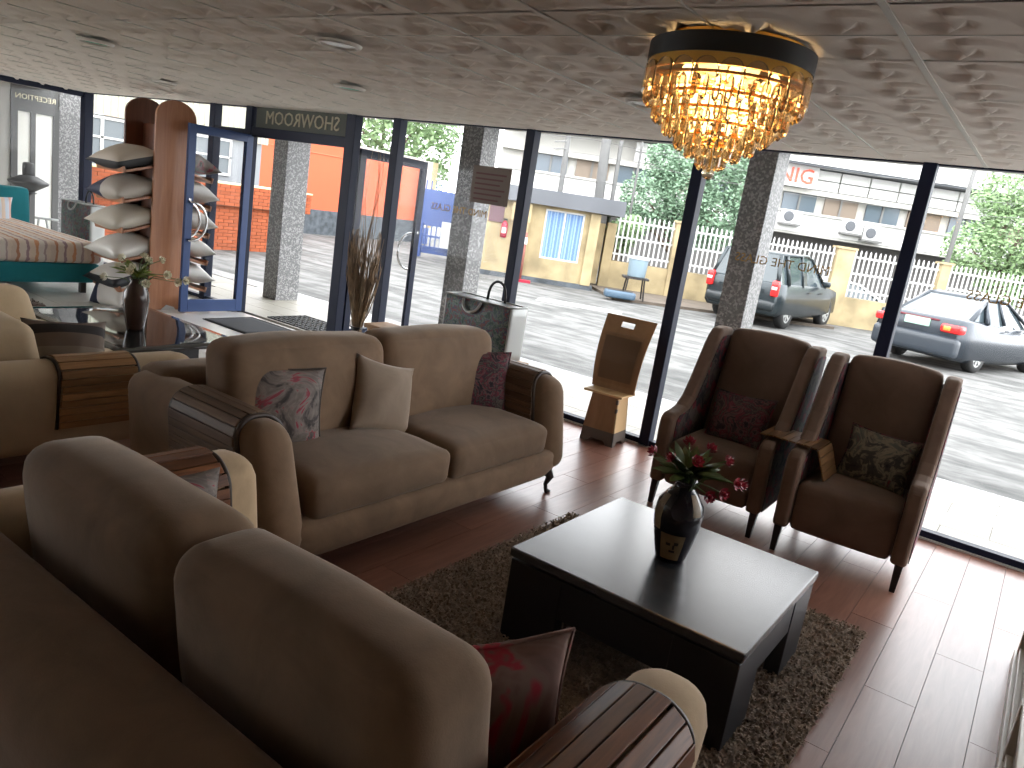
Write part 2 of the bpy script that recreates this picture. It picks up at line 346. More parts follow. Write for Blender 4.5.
# ================================================================== SETTING
def build_floor():
    fl = MB().lohi((-14.5, -2.6, -.30), (3.2, YW+.06, -.02)).obj('floor', M['grout']); struct(fl, 'laminate and pale tile showroom floor')
    MB().lohi((-4.4, -2.5, -.02), (3.1, YW-.05, -.012)).obj('plank_bed', M['subfloor'], fl)
    w, L, g = .197, 1.25, .0025
    me = MB().lohi((-w/2+g/2, -L/2+g/2, -.012), (w/2-g/2, L/2-g/2, 0)).mesh('plank', M['plank'])
    k = 0
    for i in range(28):
        x = -4.4+w*(i+.5); y = -.9+(i*.47 % 1)*L
        while y-L/2 < YW-.05:
            y0, y1 = max(y-L/2, -.9), min(y+L/2, YW-.05)
            if y1-y0 > .05: inst('plank', me, (x, (y0+y1)/2, random.uniform(-.0004, 0)), fl, sc=(1, (y1-y0)/L, 1))
            y += L
    MB().lohi((-4.4, -2.5, -.012), (3.1, -.9, -.001)).obj('rear_flooring', M['plank'], fl)
    t = .60; me = MB().lohi((-t/2+.002, -t/2+.002, -.02), (t/2-.002, t/2-.002, 0)).mesh('floor_tile', M['tile'])
    for i in range(13):
        for j in range(10):
            inst('floor_tile', me, (-4.4-t*(i+.5), YW-.02-t*(j+.5), random.uniform(-.0006, 0)), fl)
    MB().lohi((-14.4, -2.5, -.02), (-12.2, YW, -.001)).obj('lobby_flooring', M['tile'], fl)
    # baseboard strip of dark sill under the glass
    MB().lohi((-11.85, YW-.05, -.012), (-7.98, YW-.03, .012)).obj('trim_1', M['white'])
    MB().lohi((-6.3, YW-.05, -.012), (3.1, YW-.035, .012)).obj('trim_2', M['white'])
    for n in ('trim_1', 'trim_2'): struct(bpy.data.objects[n])
    # terrace outside and yard
    tr = MB().lohi((-14, YW+.06, -.3), (4, 7.08, -.012)).obj('terrace', M['grout']); struct(tr, 'pale tiled terrace strip outside the glass')
    me = MB().lohi((-.298, -.173, -.012), (.298, .173, 0)).mesh('terrace_tile', M['terrace'])
    for i in range(19):
        for j in range(4):
            inst('terrace_tile', me, (-9.6+.6*i+(.3 if j % 2 else 0), YW+.24+.352*j, random.uniform(-.0008, 0)), tr)
    kb = MB().lohi((-14, 7.09, -.3), (4, 7.46, -.005)).obj('kerb', M['terrazzo'], bevel=.01); struct(kb, 'grey terrazzo kerb along the terrace')
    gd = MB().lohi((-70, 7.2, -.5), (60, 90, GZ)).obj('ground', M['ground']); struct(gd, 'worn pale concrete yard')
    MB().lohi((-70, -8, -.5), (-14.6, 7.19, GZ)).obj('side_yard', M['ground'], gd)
    # raised dirt strip in front of the fence
    b = MB(); p = [F(-.9, -1.9), F(5, -.55), F(5, 2), F(-1.6, 2)]
    b.prism([(q.x, q.y) for q in p], GZ-.1, GZ+.07, 'z'); b.obj('dirt_strip', M['asphalt'], gd)
build_floor()

def build_ceiling():
    ce = MB().lohi((-14.0, -2.6, CH+.03), (3.2, YW+.06, CH+.25)).obj('ceiling', M['ceiling']); struct(ce, 'grid ceiling of white embossed panels')
    px, py = .565, .614; n = 26
    def h(u, v):
        z = 0
        for cu in (.25, .75):
            for cv in (.25, .75):
                dx, dy = (u-cu)*px, (v-cv)*py
                r = math.hypot(dx, dy); a = math.atan2(dy, dx)
                if r < .145:
                    sw = a-3.2*(r/.14)-.35
                    z += max(0, cos(2*sw))**3*sin(pi*min(1, r/.145))**1.2*(.6+.4*cos(sw))
                    z -= .75*max(0, cos(2*sw+pi*.55))**3*sin(pi*min(1, r/.145))
        e = min(u, 1-u, v, 1-v); k = min(1, e*10)
        return -.024*z*k
    b = MB(); g = .007
    b.grid(lambda u, v: (-px/2+g+(px-2*g)*u, -py/2+g+(py-2*g)*v, h(u, v)), n, n)
    me = b.mesh('ceiling_panel', M['ceiling'], True)
    k = len(b.v)
    for i in range(24):
        for j in range(9):
            x = -1.15-px*.5+px*(i-19); y = 2.32+py*(j-3.5)+py*0
            if y+py/2 > YW: continue
            o = inst('ceiling_panel', me, (x, y, CH), ce)
    MB().lohi((-14.4, YW-.50, CH-.002), (3.1, YW, CH+.03)).obj('ceiling_border', M['ceiling'], ce)
    MB().lohi((-14.4, -2.5, CH), (3.1, .17, CH+.02)).obj('ceiling_rear', M['ceiling'], ce)
    for i in range(25):
        x = -1.15+px*(i-19)
        w = .011 if abs(x+.585) < .01 else .0035
        MB().lohi((x-w, .17, CH-.004), (x+w, YW-.02, CH+.012)).obj('ceiling_bar', M['tbar'], ce)
    for j in range(9):
        y = .171+py*j
        if j in (3, 4): MB().lohi((-3, y-.003, CH-.002), (1.5, y+.003, CH+.012)).obj('ceiling_bar', M['tbar'], ce)
build_ceiling()

def build_shell():
    struct(MB().lohi((-9.6, -2.7, -.02), (3.2, -2.5, CH+.2)).obj('wall_back', M['wall']))
    w = sempty('window_19', (0, 0, 0), 'unseen clear rear glazing added to brighten the tiled area'); MB().lohi((-11.85, -2.603, .06), (-9.6, -2.597, CH)).obj('pane', M['glass'], w)  # out-of-view rear window, added to brighten the interior
    MB().lohi((-11.85, -2.65, 0), (-9.6, -2.55, .06)).obj('bottom_rail', M['navy'], w)
    struct(MB().lohi((2.9, -2.5, -.02), (3.1, 4.06, CH+.2)).obj('wall_right', M['wall']))
    # out-of-view pane added on the right side to bring in more daylight
    for k, (a, c) in enumerate(((4.1, YW-.06),)):
        w = sempty('window_%d' % (20+k), (0, 0, 0), 'tall clear unseen pane added on the right side for daylight')
        MB().lohi((2.997, a, .055), (3.003, c, CH)).obj('pane', M['glass'], w); MB().lohi((2.96, a, 0), (3.04, c, .055)).obj('bottom_rail', M['navy'], w)
        MB().lohi((2.95, c-.04, .055), (3.05, c+.04, CH)).obj('side_stile', M['navy'], w)
    # outer canopy above the terrace
    cn = MB().lohi((-12.3, YW+.06, 2.56), (4, 7.35, 2.85)).obj('canopy', M['facade']); struct(cn, 'cream canopy slab above the terrace')
    MB().lohi((-12.3, YW-.04, CH-.001), (4, YW+.06, CH+.22)).obj('beam', M['facade'], cn)
build_shell()

def build_glazing():
    zb, zt = .055, CH
    # the front glass: panes between navy mullions
    edges = [(-11.85, -8.68), (-8.68, -7.98), (-6.20, -5.60), (-5.60, -4.0), (-4.0, -2.43), (-2.43, -.89), (-.89, .66), (.66, 2.2), (2.2, 2.9)]
    for i, (a, b) in enumerate(edges):
        w = sempty('window_%d' % (i+1), (0, 0, 0), 'tall clear shopfront pane between navy mullions')
        MB().lohi((a, YW-.003, zb), (b, YW+.003, zt)).obj('pane', M['glass'], w)
        MB().lohi((a, YW-.035, 0), (b, YW+.035, zb)).obj('bottom_rail', M['navy'], w)
        MB().lohi((a, YW-.02, zt-.012), (b, YW+.02, zt)).obj('top_rail', M['navy'], w)
    k = 1
    for x, hw in ((-8.68, .055), (-7.96, .06), (-6.25, .07), (-5.60, .05), (-4.0, .045), (-2.43, .045), (-.89, .042), (.66, .042), (2.2, .042)):
        o = MB().lohi((x-hw, YW-.05, 0), (x+hw, YW+.05, CH)).obj('mullion_post', M['navy'], bevel=.006)
        o.name = 'trim_%d' % (k+2); struct(o, 'navy aluminium mullion of the shopfront'); k += 1
    o = MB().lohi((-11.9, YW-.06, 0), (-11.76, YW+.06, CH)).obj('trim_20', M['navy'], bevel=.006); struct(o, 'navy corner post')
    # transom with the sign over the entrance
    t = MB().lohi((-7.9, YW-.045, 2.045), (-6.3, YW+.045, 2.15)).obj('trim_21', M['navy'], bevel=.005); struct(t, 'navy transom over the entrance')
    MB().lohi((-8.62, YW-.04, 2.05), (-8.02, YW+.04, 2.12)).obj('side_transom', M['navy'], t)
    # left side glass with the lobby behind
    w = sempty('window_12', (0, 0, 0), 'clear side glass in a navy frame at the left')
    X = -11.85
    MB().lohi((X-.003, 1.0, .05), (X+.003, YW-.06, CH-.05)).obj('pane', M['glass'], w)
    MB().lohi((X-.04, -2.5, CH-.07), (X+.04, YW-.06, CH)).obj('top_rail', M['navy'], w)
    MB().lohi((X-.04, -2.5, 0), (X+.04, YW-.06, .07)).obj('bottom_rail', M['navy'], w)
    MB().lohi((X-.03, .95, .07), (X+.03, 1.03, CH-.07)).obj('side_stile', M['navy'], w)
    w = sempty('window_13', (0, 0, 0), 'unseen clear side pane added to light the tiled area'); MB().lohi((X-.003, -2.5, .07), (X+.003, .95, CH-.07)).obj('pane', M['glass'], w)  # out-of-view pane, added so more daylight reaches the left ceiling
build_glazing()

def door_leaf(name, x, y0, y1, mat, label, hx, free):
    d = sempty(name, (0, 0, 0), label); z0, z1 = .015, 2.06
    st = .085
    for (a, b) in ((y0, y0+st), (y1-st, y1)): MB().lohi((x-.022, a, z0), (x+.022, b, z1)).obj('stile', mat, d, bevel=.004)
    MB().lohi((x-.022, y0+st, z0), (x+.022, y1-st, z0+.14)).obj('bottom_rail', mat, d, bevel=.004)
    MB().lohi((x-.022, y0+st, z1-.09), (x+.022, y1-st, z1)).obj('top_rail', mat, d, bevel=.004)
    MB().lohi((x-.004, y0+st, z0+.14), (x+.004, y1-st, z1-.09)).obj('pane', M['glass'], d)
    yh = (y0+st/2) if free == 0 else (y1-st/2); sg = 1 if free == 0 else -1
    for sx in ((-1, 1) if free == 0 else (-1,)):
        pts = []
        for i in range(13):
            a = -pi/2+pi*i/12
            pts.append((x+sx*(.07), yh+sg*.19*cos(a), 1.03+.21*sin(a)))
        pts = [(x+sx*.02, yh, 1.03-.21)]+pts+[(x+sx*.02, yh, 1.03+.21)]
        MB().tube(pts, .014, 8).obj('handle', M['chrome'], d, True, label='curved chrome pull')
    MB().lohi((x-.028, yh-.012, 1.25), (x+.028, yh+.012, 1.274)).obj('lock', M['chrome'], d)
door_leaf('door_1', -7.90, 4.79, 5.58, M['blue'], 'blue framed glass door leaf opened inward', 0, 0)
door_leaf('door_2', -6.19, 5.66, 6.68, M['navy'], 'navy framed glass door leaf opened outward', 0, 1)

def lobby():
    X = -13.3
    d = sempty('door_3', (0, 0, 0), 'grey double door with white panels beyond the side glass')
    g = plain('grey door frame', (.085, .085, .083), .5)
    pan = plain('frosted white panel', (.82, .82, .76), .4)
    MB().lohi((X-.05, 5.2, 2.08), (X, 5.86, CH)).obj('header', g, d)
    for a, b in ((5.2, 5.29), (5.47, 5.54), (5.79, 5.88)): MB().lohi((X-.04, a, 0), (X+.01, b, 2.1)).obj('stile', g, d)
    for a, b in ((5.29, 5.47), (5.54, 5.79)):
        MB().lohi((X-.04, a, 2.0), (X+.01, b, 2.09)).obj('rail', g, d); MB().lohi((X-.04, a, 0), (X+.01, b, .1)).obj('rail', g, d)
        MB().lohi((X-.03, a, .1), (X-.01, b, 2.0)).obj('panel', pan, d)
    me = text_mesh('RECEPTION', .11, plain('pale letters', (.80, .74, .55), .6)); me.transform(Matrix.Scale(-1, 4, (1, 0, 0)))
    o = inst('lettering', me, (X+.012, 5.535, 2.215), d, (R_(90), 0, R_(90)))
    struct(MB().lohi((X-.1, 1.0, 0), (X-.02, 5.2, CH)).obj('wall_lobby', M['facade']))
    c = MB().lohi((X-.3, 5.88, 0), (X+.0, 6.4, CH+.2)).obj('lobby_column', M['terrazzo']); struct(c, 'speckled column beyond the side glass')
    # unidentified dark shape built as a swivel seat, and a small metal trestle
    t = thing('unidentified_dark_shape', 'unidentified dark shape built as a pedestal seat beyond the side glass behind teal bed', 'chair', (-12.7, 5.2, 0))
    dk = plain('dark grey seat', (.06, .06, .06), .5)
    MB().lathe([(.02, 0), (.16, .0), (.16, .03), (.03, .05), (.025, .80), (.12, .84), (.03, .86)], 14).obj('pedestal', dk, t, True)
    MB().lathe([(.02, .80), (.08, .86), (.26, .97), (.27, 1.0), (.12, 1.08), (.02, 1.10)], 18).obj('seat', dk, t, True)
    MB().rbox((0, 0, 1.17), (.09, .16, .22), .04, 5).obj('backrest', dk, t, True)
    t = thing('trestle', 'light grey metal trestle standing between teal headboard and grey lobby door', 'stand', (-12.3, 5.28, 0))
    b = MB().tube([(0, -.15, .52), (0, .17, .50)], .018, 6); b.obj('crossbar', M['silver'], t)
    for a, c2 in ((-.1, -.16), (.0, .1)): MB().tube([(0, a, .5), (0, c2, 0)], .015, 6).obj('leg', M['silver'], t)
lobby()

# ================================================================== FURNITURE
SHAPE = {}
def sofa(name, label, loc, rz, width, seats, arms, fab, fabs, covers, legs=True, slat_mat='slat', high=0, sf=.07, deep=0, lean_=.13, over=0):
    """front is +Y, origin at the middle of the arm fronts on the floor"""
    t = thing(name, label, 'sofa', loc, rz)
    aw, zt, zb, yb = .215, .715, .15, -1.05-deep
    xi = width/2-aw-.04
    def flare(sg):
        def f(p):
            k = max(0, (p.z-zb)/(zt-zb)); fr = max(0, min(1, (p.y+.5)/.5))
            return V((p.x+sg*(.045*k), p.y-lean_*k*fr, p.z))
        return f
    # base frame with a soft lower edge that lifts at the ends
    def basefn(p):
        e = max(0, (abs(p.x)/(width/2-.1)-.8)/.2)
        return V((p.x, p.y-.04*e*e*(1 if p.y > 0 else 0), p.z+(.035*e*e if p.z < .2 else 0)))
    MB().rbox((0, (yb+.10)/2, .205), (width-.16, .10-yb, .17), .05, 10, fn=basefn).obj('base', fab, t, True)
    MB().rbox((0, yb+.12, .45), (width-.14, .26, .59), .07, 10).obj('back_frame', fab, t, True)
    sw = 2*xi/seats
    for i in range(seats):
        x = -xi+sw*(i+.5)
        wr = wrinkle(.006, 7, i+3)
        MB().rbox((x, (sf-.72-deep)/2, .365), (sw-.006, .72+deep+sf, .19), .055, 14, (0, .012, .035), wr).obj('seat_cushion', fabs, t, True)
        xo = x+(over/2 if i else -over/2)
        def lean(p, i=i):
            q = V((p.x, p.y-.16*(p.z-.45), p.z)); q = wrinkle(.008, 4, i+9)(q); return q
        MB().rbox((xo, -.555-deep, .67), (sw+.012+over, .27, .50+high), .078, 16, (0, .03, .022), lean).obj('back_cushion', fab, t, True)
    for sg, side in ((-1, 'a'), (1, 'b')):
        f = flare(sg); xc = sg*(xi+aw/2)
        MB().rbox((xc, (yb+.11)/2, (zt+zb)/2), (aw, .11-yb, zt-zb), .095, 12, (.01, .006, 0), f).obj('arm', arms, t, True)
        cv = covers.get(sg)
        if cv:
            ya, ye, zo, zi, sm, wd = cv
            r = .095; path = []
            hx = aw/2
            path.append((hx, zo)); path.append((hx, zt-r))
            for i in range(1, 9):
                a = pi/2*i/9; path.append((hx-r+r*cos(a), zt-r+r*sin(a)))
            path.append((hx-r, zt)); path.append((-hx+r, zt))
            for i in range(1, 9):
                a = pi/2*i/9; path.append((-hx+r-r*sin(a), zt-r+r*cos(a)))
            path.append((-hx, zt-r)); path.append((-hx, zi))
            P = [V((p[0], 0, p[1])) for p in path]; d = [0]
            for i in range(1, len(P)): d.append(d[-1]+(P[i]-P[i-1]).length)
            def at(s):
                for i in range(1, len(P)):
                    if s <= d[i] or i == len(P)-1:
                        k = (s-d[i-1])/max(1e-6, d[i]-d[i-1]); tg = (P[i]-P[i-1]).normalized(); return P[i-1]+tg*(s-d[i-1]), tg
            n = int(d[-1]/wd)
            for i in range(n):
                q0, t0 = at(d[-1]*(i+.05)/n); q1, t1 = at(d[-1]*(i+.95)/n)
                n0, n1 = V((t0.z, 0, -t0.x)), V((t1.z, 0, -t1.x))
                if n0.dot(q0-V((0, 0, .5))) < 0: n0 = -n0
                if n1.dot(q1-V((0, 0, .5))) < 0: n1 = -n1
                th = .013+.004*random.random(); ej = random.uniform(-.006, .006); vs = []
                for e in (0, 1):
                    yy = (ya+ej, ye+ej)[e]
                    for q in (q0+n0*.009, q1+n1*.009, q1+n1*(.009+th), q0+n0*(.009+th)):
                        vs.append(f(V((xc+sg*q.x, yy, q.z))))
                MB().add(vs, [(0, 1, 2, 3), (4, 7, 6, 5), (0, 4, 5, 1), (1, 5, 6, 2), (2, 6, 7, 3), (3, 7, 4, 0)]).obj('slat', M[slat_mat], t, bevel=.003)
            for yy, rr in ((ye+.008, .012), (ya-.008, .010)):
                pts = [f(V((xc+sg*(q.x*1.05), yy, q.z+.008*(1 if q.z > .6 else 0)))) for q in P]
                MB().tube(pts, rr, 6).obj('slat_edging', M['leather_edge'], t, True)
    if legs:
        for sx in (-1, 1):
            for y, s in ((.03, 1), (yb+.12, -1)):
                x = sx*(width/2-.17)
                MB().tube([(x, y, .17), (x, y, .135), (x+sx*.01, y+s*.03, .10), (x, y+s*.012, .05), (x, y+s*.02, .018), (x, y+s*.04, .0)], [.045, .040, .026, .014, .013, .022], 8).obj('leg', M['dark_wood'], t, True)
    return t
sofa('three_seat_sofa', 'brown velvet three-seat sofa facing the black coffee table, plain beige cushion in its middle', (-2.37, 2.96, 0), R_(-90), 2.33, 2, M['velvet'], M['velvet'], M['velvet_seat'],
     {1: (-.60, -.03, .33, .50, 'x', .034), -1: (-.56, -.03, .45, .40, 'x', .036)}, slat_mat='slat_dark', over=.05)
sofa('loveseat', 'brown velvet loveseat seen from behind in the foreground with glossy wooden arm slats', (-1.37, 1.575, 0), 0, 1.94, 2, M['pale_welt'], M['velvet'], M['velvet_seat'],
     {1: (-.70, -.10, .40, .45, 'x', .036), -1: (-.52, -.06, .40, .30, 'x', .036)}, sf=-.04, lean_=.03)
sofa('cream_sofa', 'cream sofa at the left with pale wooden slats over its arm', (-5.05, 2.50, 0), 0, 2.36, 2, M['cream'], M['cream'], M['cream'],
     {1: (-.76, -.34, .32, .50, 'x', .042)}, slat_mat='slat_light', high=-.06, deep=.28).scale = (1, 1, .87)

def armchair():
    t = thing('armchair', 'taupe wing armchair nearer the cardboard stool, floral cushion with red flowers on its seat', 'armchair', (-1.49, 4.42, 0), R_(1))
    W_ = .72; th = .085
    prof = [(.0, .155), (-.015, .50), (-.01, .575), (.03, .607), (.12, .617), (.20, .635), (.28, .69), (.36, .80), (.45, .95), (.53, 1.08), (.59, 1.13), (.68, 1.14), (.80, 1.13), (.80, .6), (.74, .155)]
    for sg in (-1, 1):
        x0 = sg*(W_/2-th); x1 = sg*W_/2
        o = MB().prism(prof, min(x0, x1), max(x0, x1), 'x').obj('wing', M['velvet_chair'], t, bevel=.022); o.modifiers['edge'].segments = 3
        inner = [(p[0]*.9+.055, (p[1]-.155)*.93+.17) for p in prof]
        MB().prism(inner, x1+sg*.001, x1+sg*.006, 'x').obj('outer_panel', M['floral_side'], t)
        MB().prism([(p[0]+.02, p[1]) for p in inner], x0-sg*.006, x0-sg*.001, 'x').obj('inner_panel', M['floral_side'], t)
    iw = W_-2*th-.012
    MB().rbox((0, .36, .30), (iw, .70, .29), .035, 10, (0, .008, .02)).obj('seat', M['velvet_chair'], t, True)
    def lean(p):
        k = p.x/(iw/2); q = V((p.x, p.y+.26*(p.z-.45), p.z+(.022*(1-k*k) if p.z > 1 else 0))); return q
    MB().rbox((0, .60, .765), (iw-.012, .13, .74), .045, 12, (0, .02, 0), lean).obj('backrest', M['velvet_chair'], t, True)
    MB().rbox((0, .77, .62), (iw+.02, .05, .92), .02, 4).obj('back_panel', M['velvet_chair'], t, True)
    for sx in (-1, 1):
        for y, dy in ((.05, -.02), (.70, .03)):
            x = sx*(W_/2-.035); b = MB()
            b.add([(x+a*q+sx*e[1], y+c*q+dy*e[2], e[0]) for e, q in (((0, .0, 1), .014), ((.175, 0, 0), .022)) for c in (-1, 1) for a in (-1, 1)],
                  [(0, 1, 3, 2), (4, 6, 7, 5), (0, 4, 5, 1), (2, 3, 7, 6), (0, 2, 6, 4), (1, 5, 7, 3)])
            b.obj('leg', M['dark_wood'], t)
    return t
ac = armchair()
ac2 = copy_tree(ac); ac2.location = (-.675, 4.40, 0); ac2.rotation_euler.z = R_(3)
ac2['label'] = 'taupe wing armchair farthest right, cream and black floral cushion on its seat'
for o in (ac, ac2): o['group'] = 'wing armchairs by the glass'

def arm_tray():
    t = thing('arm_tray', 'flexible wooden slat tray draped across the touching armchair arms', 'tray', (-1.07, 4.62, .62))
    path = [(-.17, .012), (-.09, .018), (0, .016), (.085, .018), (.165, .012), (.185, -.03), (.215, -.11), (.235, -.155)]
    P = [V((p[0], 0, p[1])) for p in path]; pts = []
    for i in range(len(P)-1):
        n = max(1, round((P[i+1]-P[i]).length/.04))
        for k in range(n): pts.append((P[i].lerp(P[i+1], (k+.05)/n), P[i].lerp(P[i+1], (k+.95)/n)))
    for q0, q1 in pts:
        tg = (q1-q0).normalized(); nr = V((-tg.z, 0, tg.x)); vs = []
        for yy in (-.15, .15):
            for q in (q0, q1, q1+nr*.008, q0+nr*.008): vs.append((q.x, yy, q.z))
        MB().add(vs, [(0, 1, 2, 3), (4, 7, 6, 5), (0, 4, 5, 1), (1, 5, 6, 2), (2, 6, 7, 3), (3, 7, 4, 0)]).obj('slat', M['tray'], t)
arm_tray()

def coffee_table():
    t = thing('coffee_table', 'square black wooden coffee table on the shag rug', 'table', (-1.02, 2.83, 0))
    a, b = .48, .465
    MB().lohi((-a, -b, .372), (a, b, .41)).obj('tabletop', M['table_top'], t, bevel=.006)
    for sy in (-1, 1):
        MB().lohi((-a+.24, sy*(b-.012), .20), (a-.24, sy*(b-.06), .360)).obj('apron', M['ebony'], t, bevel=.004)
    for sx in (-1, 1):
        MB().lohi((sx*(a-.012), -b+.26, .22), (sx*(a-.06), b-.26, .360)).obj('apron', M['ebony'], t, bevel=.004)
        for sy in (-1, 1):
            p = [(sx*(a-.008), sy*(b-.008)), (sx*(a-.25), sy*(b-.008)), (sx*(a-.25), sy*(b-.07)), (sx*(a-.07), sy*(b-.07)), (sx*(a-.07), sy*(b-.27)), (sx*(a-.008), sy*(b-.27))]
            MB().prism(p, 0, .362, 'z').obj('leg', M['ebony'], t, bevel=.004)
    MB().lohi((-a+.08, -b+.08, .355), (a-.08, b-.08, .372)).obj('spacer', M['ebony'], t)
coffee_table()

def shag(name, label, x0, x1, y0, y1, mat, n, hgt=.03):
    t = thing(name, label, 'rug', ((x0+x1)/2, (y0+y1)/2, 0)); w, d = (x1-x0)/2, (y1-y0)/2
    MB().rbox((0, 0, hgt*.3), (2*w, 2*d, hgt*.6), hgt*.25, 4).obj('rug_base', mat, t, True)
    b = MB(); rnd = random.Random(3)
    for i in range(n):
        x, y = rnd.uniform(-w, w), rnd.uniform(-d, d); a = rnd.uniform(0, 2*pi); L = rnd.uniform(.02, .04); r = .0045
        dx, dy = cos(a), sin(a); z = hgt*.55; h = rnd.uniform(.3, 1)*hgt
        p = V((x, y, z)); q = V((x+dx*L*.5, y+dy*L*.5, z+h*.7)); e = V((x+dx*L, y+dy*L, z+h*.5)); s = V((-dy, dx, 0))*r
        k = len(b.v); b.v += [tuple(p-s), tuple(p+s), tuple(q+s), tuple(q-s), tuple(e)]; b.f += [(k, k+1, k+2, k+3), (k+3, k+2, k+4)]
    o = b.obj('pile', mat, t, fix=False); o['kind'] = 'stuff'
shag('shag_rug', 'brown shag rug under the black coffee table', -2.0, -.35, 1.55, 3.76, M['rug'], 30000)
shag('brown_rug', 'dark brown rug on pale tiles at foot of teal bed', -9.4, -8.36, 2.1, 3.6, M['rug_dark'], 2500, .02)

def pillow(name, label, c, right, up, w, h, t, mat, cat='cushion', group=None, piping=None, n=16, seed=0, flop=0, band=None):
    x = V(right).normalized(); y = V(up); y = (y-x*y.dot(x)).normalized(); z = x.cross(y)
    Mx = Matrix(((x.x, y.x, z.x, c[0]), (x.y, y.y, z.y, c[1]), (x.z, y.z, z.z, c[2]), (0, 0, 0, 1)))
    b = MB()
    for sg in (-1, 1):
        def fn(u, v):
            a, d = 2*u-1, 2*v-1
            pin = 1-.10*(1-a*a)*abs(d)**3; pin2 = 1-.10*(1-d*d)*abs(a)**3
            th = max(0, (1-a*a)*(1-d*d))**.55
            nz = .10*noise.noise(V((a*1.6+seed*3.1, d*1.6, sg*2)))*th
            fl = flop*(a*a+d*d)*.5
            return (a*w/2*pin2, d*h/2*pin, sg*t/2*th*(1+nz*2)+fl)
        b.grid(fn, n, n)
    bm_o = b.obj(name, mat, None, True, fix=False)
    bm = bmesh.new(); bm.from_mesh(bm_o.data); bmesh.ops.remove_doubles(bm, verts=bm.verts, dist=1e-4); bmesh.ops.recalc_face_normals(bm, faces=bm.faces); bm.to_mesh(bm_o.data); bm.free()
    bm_o.matrix_world = Mx; tag(bm_o, label, cat, group)
    if piping:
        pts = []
        for i in range(40):
            s = i/10; k = int(s) % 4; f = 2*(s-int(s))-1
            a, d = ((f, -1), (1, f), (-f, 1), (-1, -f))[k]
            pin = 1-.10*(1-a*a); pin2 = 1-.10*(1-d*d)
            pts.append((a*w/2*(pin2 if abs(a) == 1 else 1), d*h/2*(pin if abs(d) == 1 else 1), flop*(a*a+d*d)*.5))
        MB().tube(pts, .006, 5, True).obj('piping', piping, bm_o, True)
    return bm_o
pillow('cushion', 'grey floral cushion with red blooms leaning at left end of the three-seat sofa', (-2.80, 2.25, .635), (.30, 1, -.08), (-.22, .12, 1), .40, .40, .13, M['floral_grey'], seed=1, piping=M['leather_edge'])
pillow('cushion', 'plain beige plush cushion in the middle of the three-seat sofa', (-2.76, 2.86, .625), (.10, 1, -.26), (-.30, .25, 1), .42, .40, .16, M['plush'], seed=2)
pillow('cushion', 'dark red floral cushion against the right arm of the three-seat sofa', (-2.82, 3.76, .62), (.62, .80, -.02), (-.26, .22, 1), .40, .40, .13, M['floral_red'], seed=3, piping=M['floral_red'])
pillow('cushion', 'rose print brown cushion lying behind the nearest wooden arm of the loveseat', (-.80, 1.24, .60), (.57, .82, .06), (-.10, -.10, 1), .42, .40, .15, M['floral_rose'], seed=4, piping=M['floral_rose'])
pillow('cushion', 'grey patterned cushion just peeking over the loveseat back near its far arm', (-1.99, 1.17, .60), (.25, .95, .02), (-.30, -.05, 1), .40, .36, .13, M['floral_grey'], seed=5)
pillow('cushion', 'dark floral cushion with red flowers on the left wing armchair', (-1.49, 4.84, .59), (1, .02, .04), (-.06, .40, 1), .40, .36, .13, M['floral_red'], seed=6, piping=M['floral_side'])
pillow('cushion', 'cream and black floral cushion with red corners on the right wing armchair', (-.64, 4.83, .595), (1, -.08, -.02), (-.03, .40, 1), .40, .34, .13, M['floral_dark'], seed=7, piping=M['floral_red'])
pillow('cushion', 'olive and brown striped cushion lying on the cream sofa arm', (-4.30, 1.96, .57), (.25, .95, -.03), (-.62, .1, 1), .42, .38, .22, M['striped_cream'], seed=8)

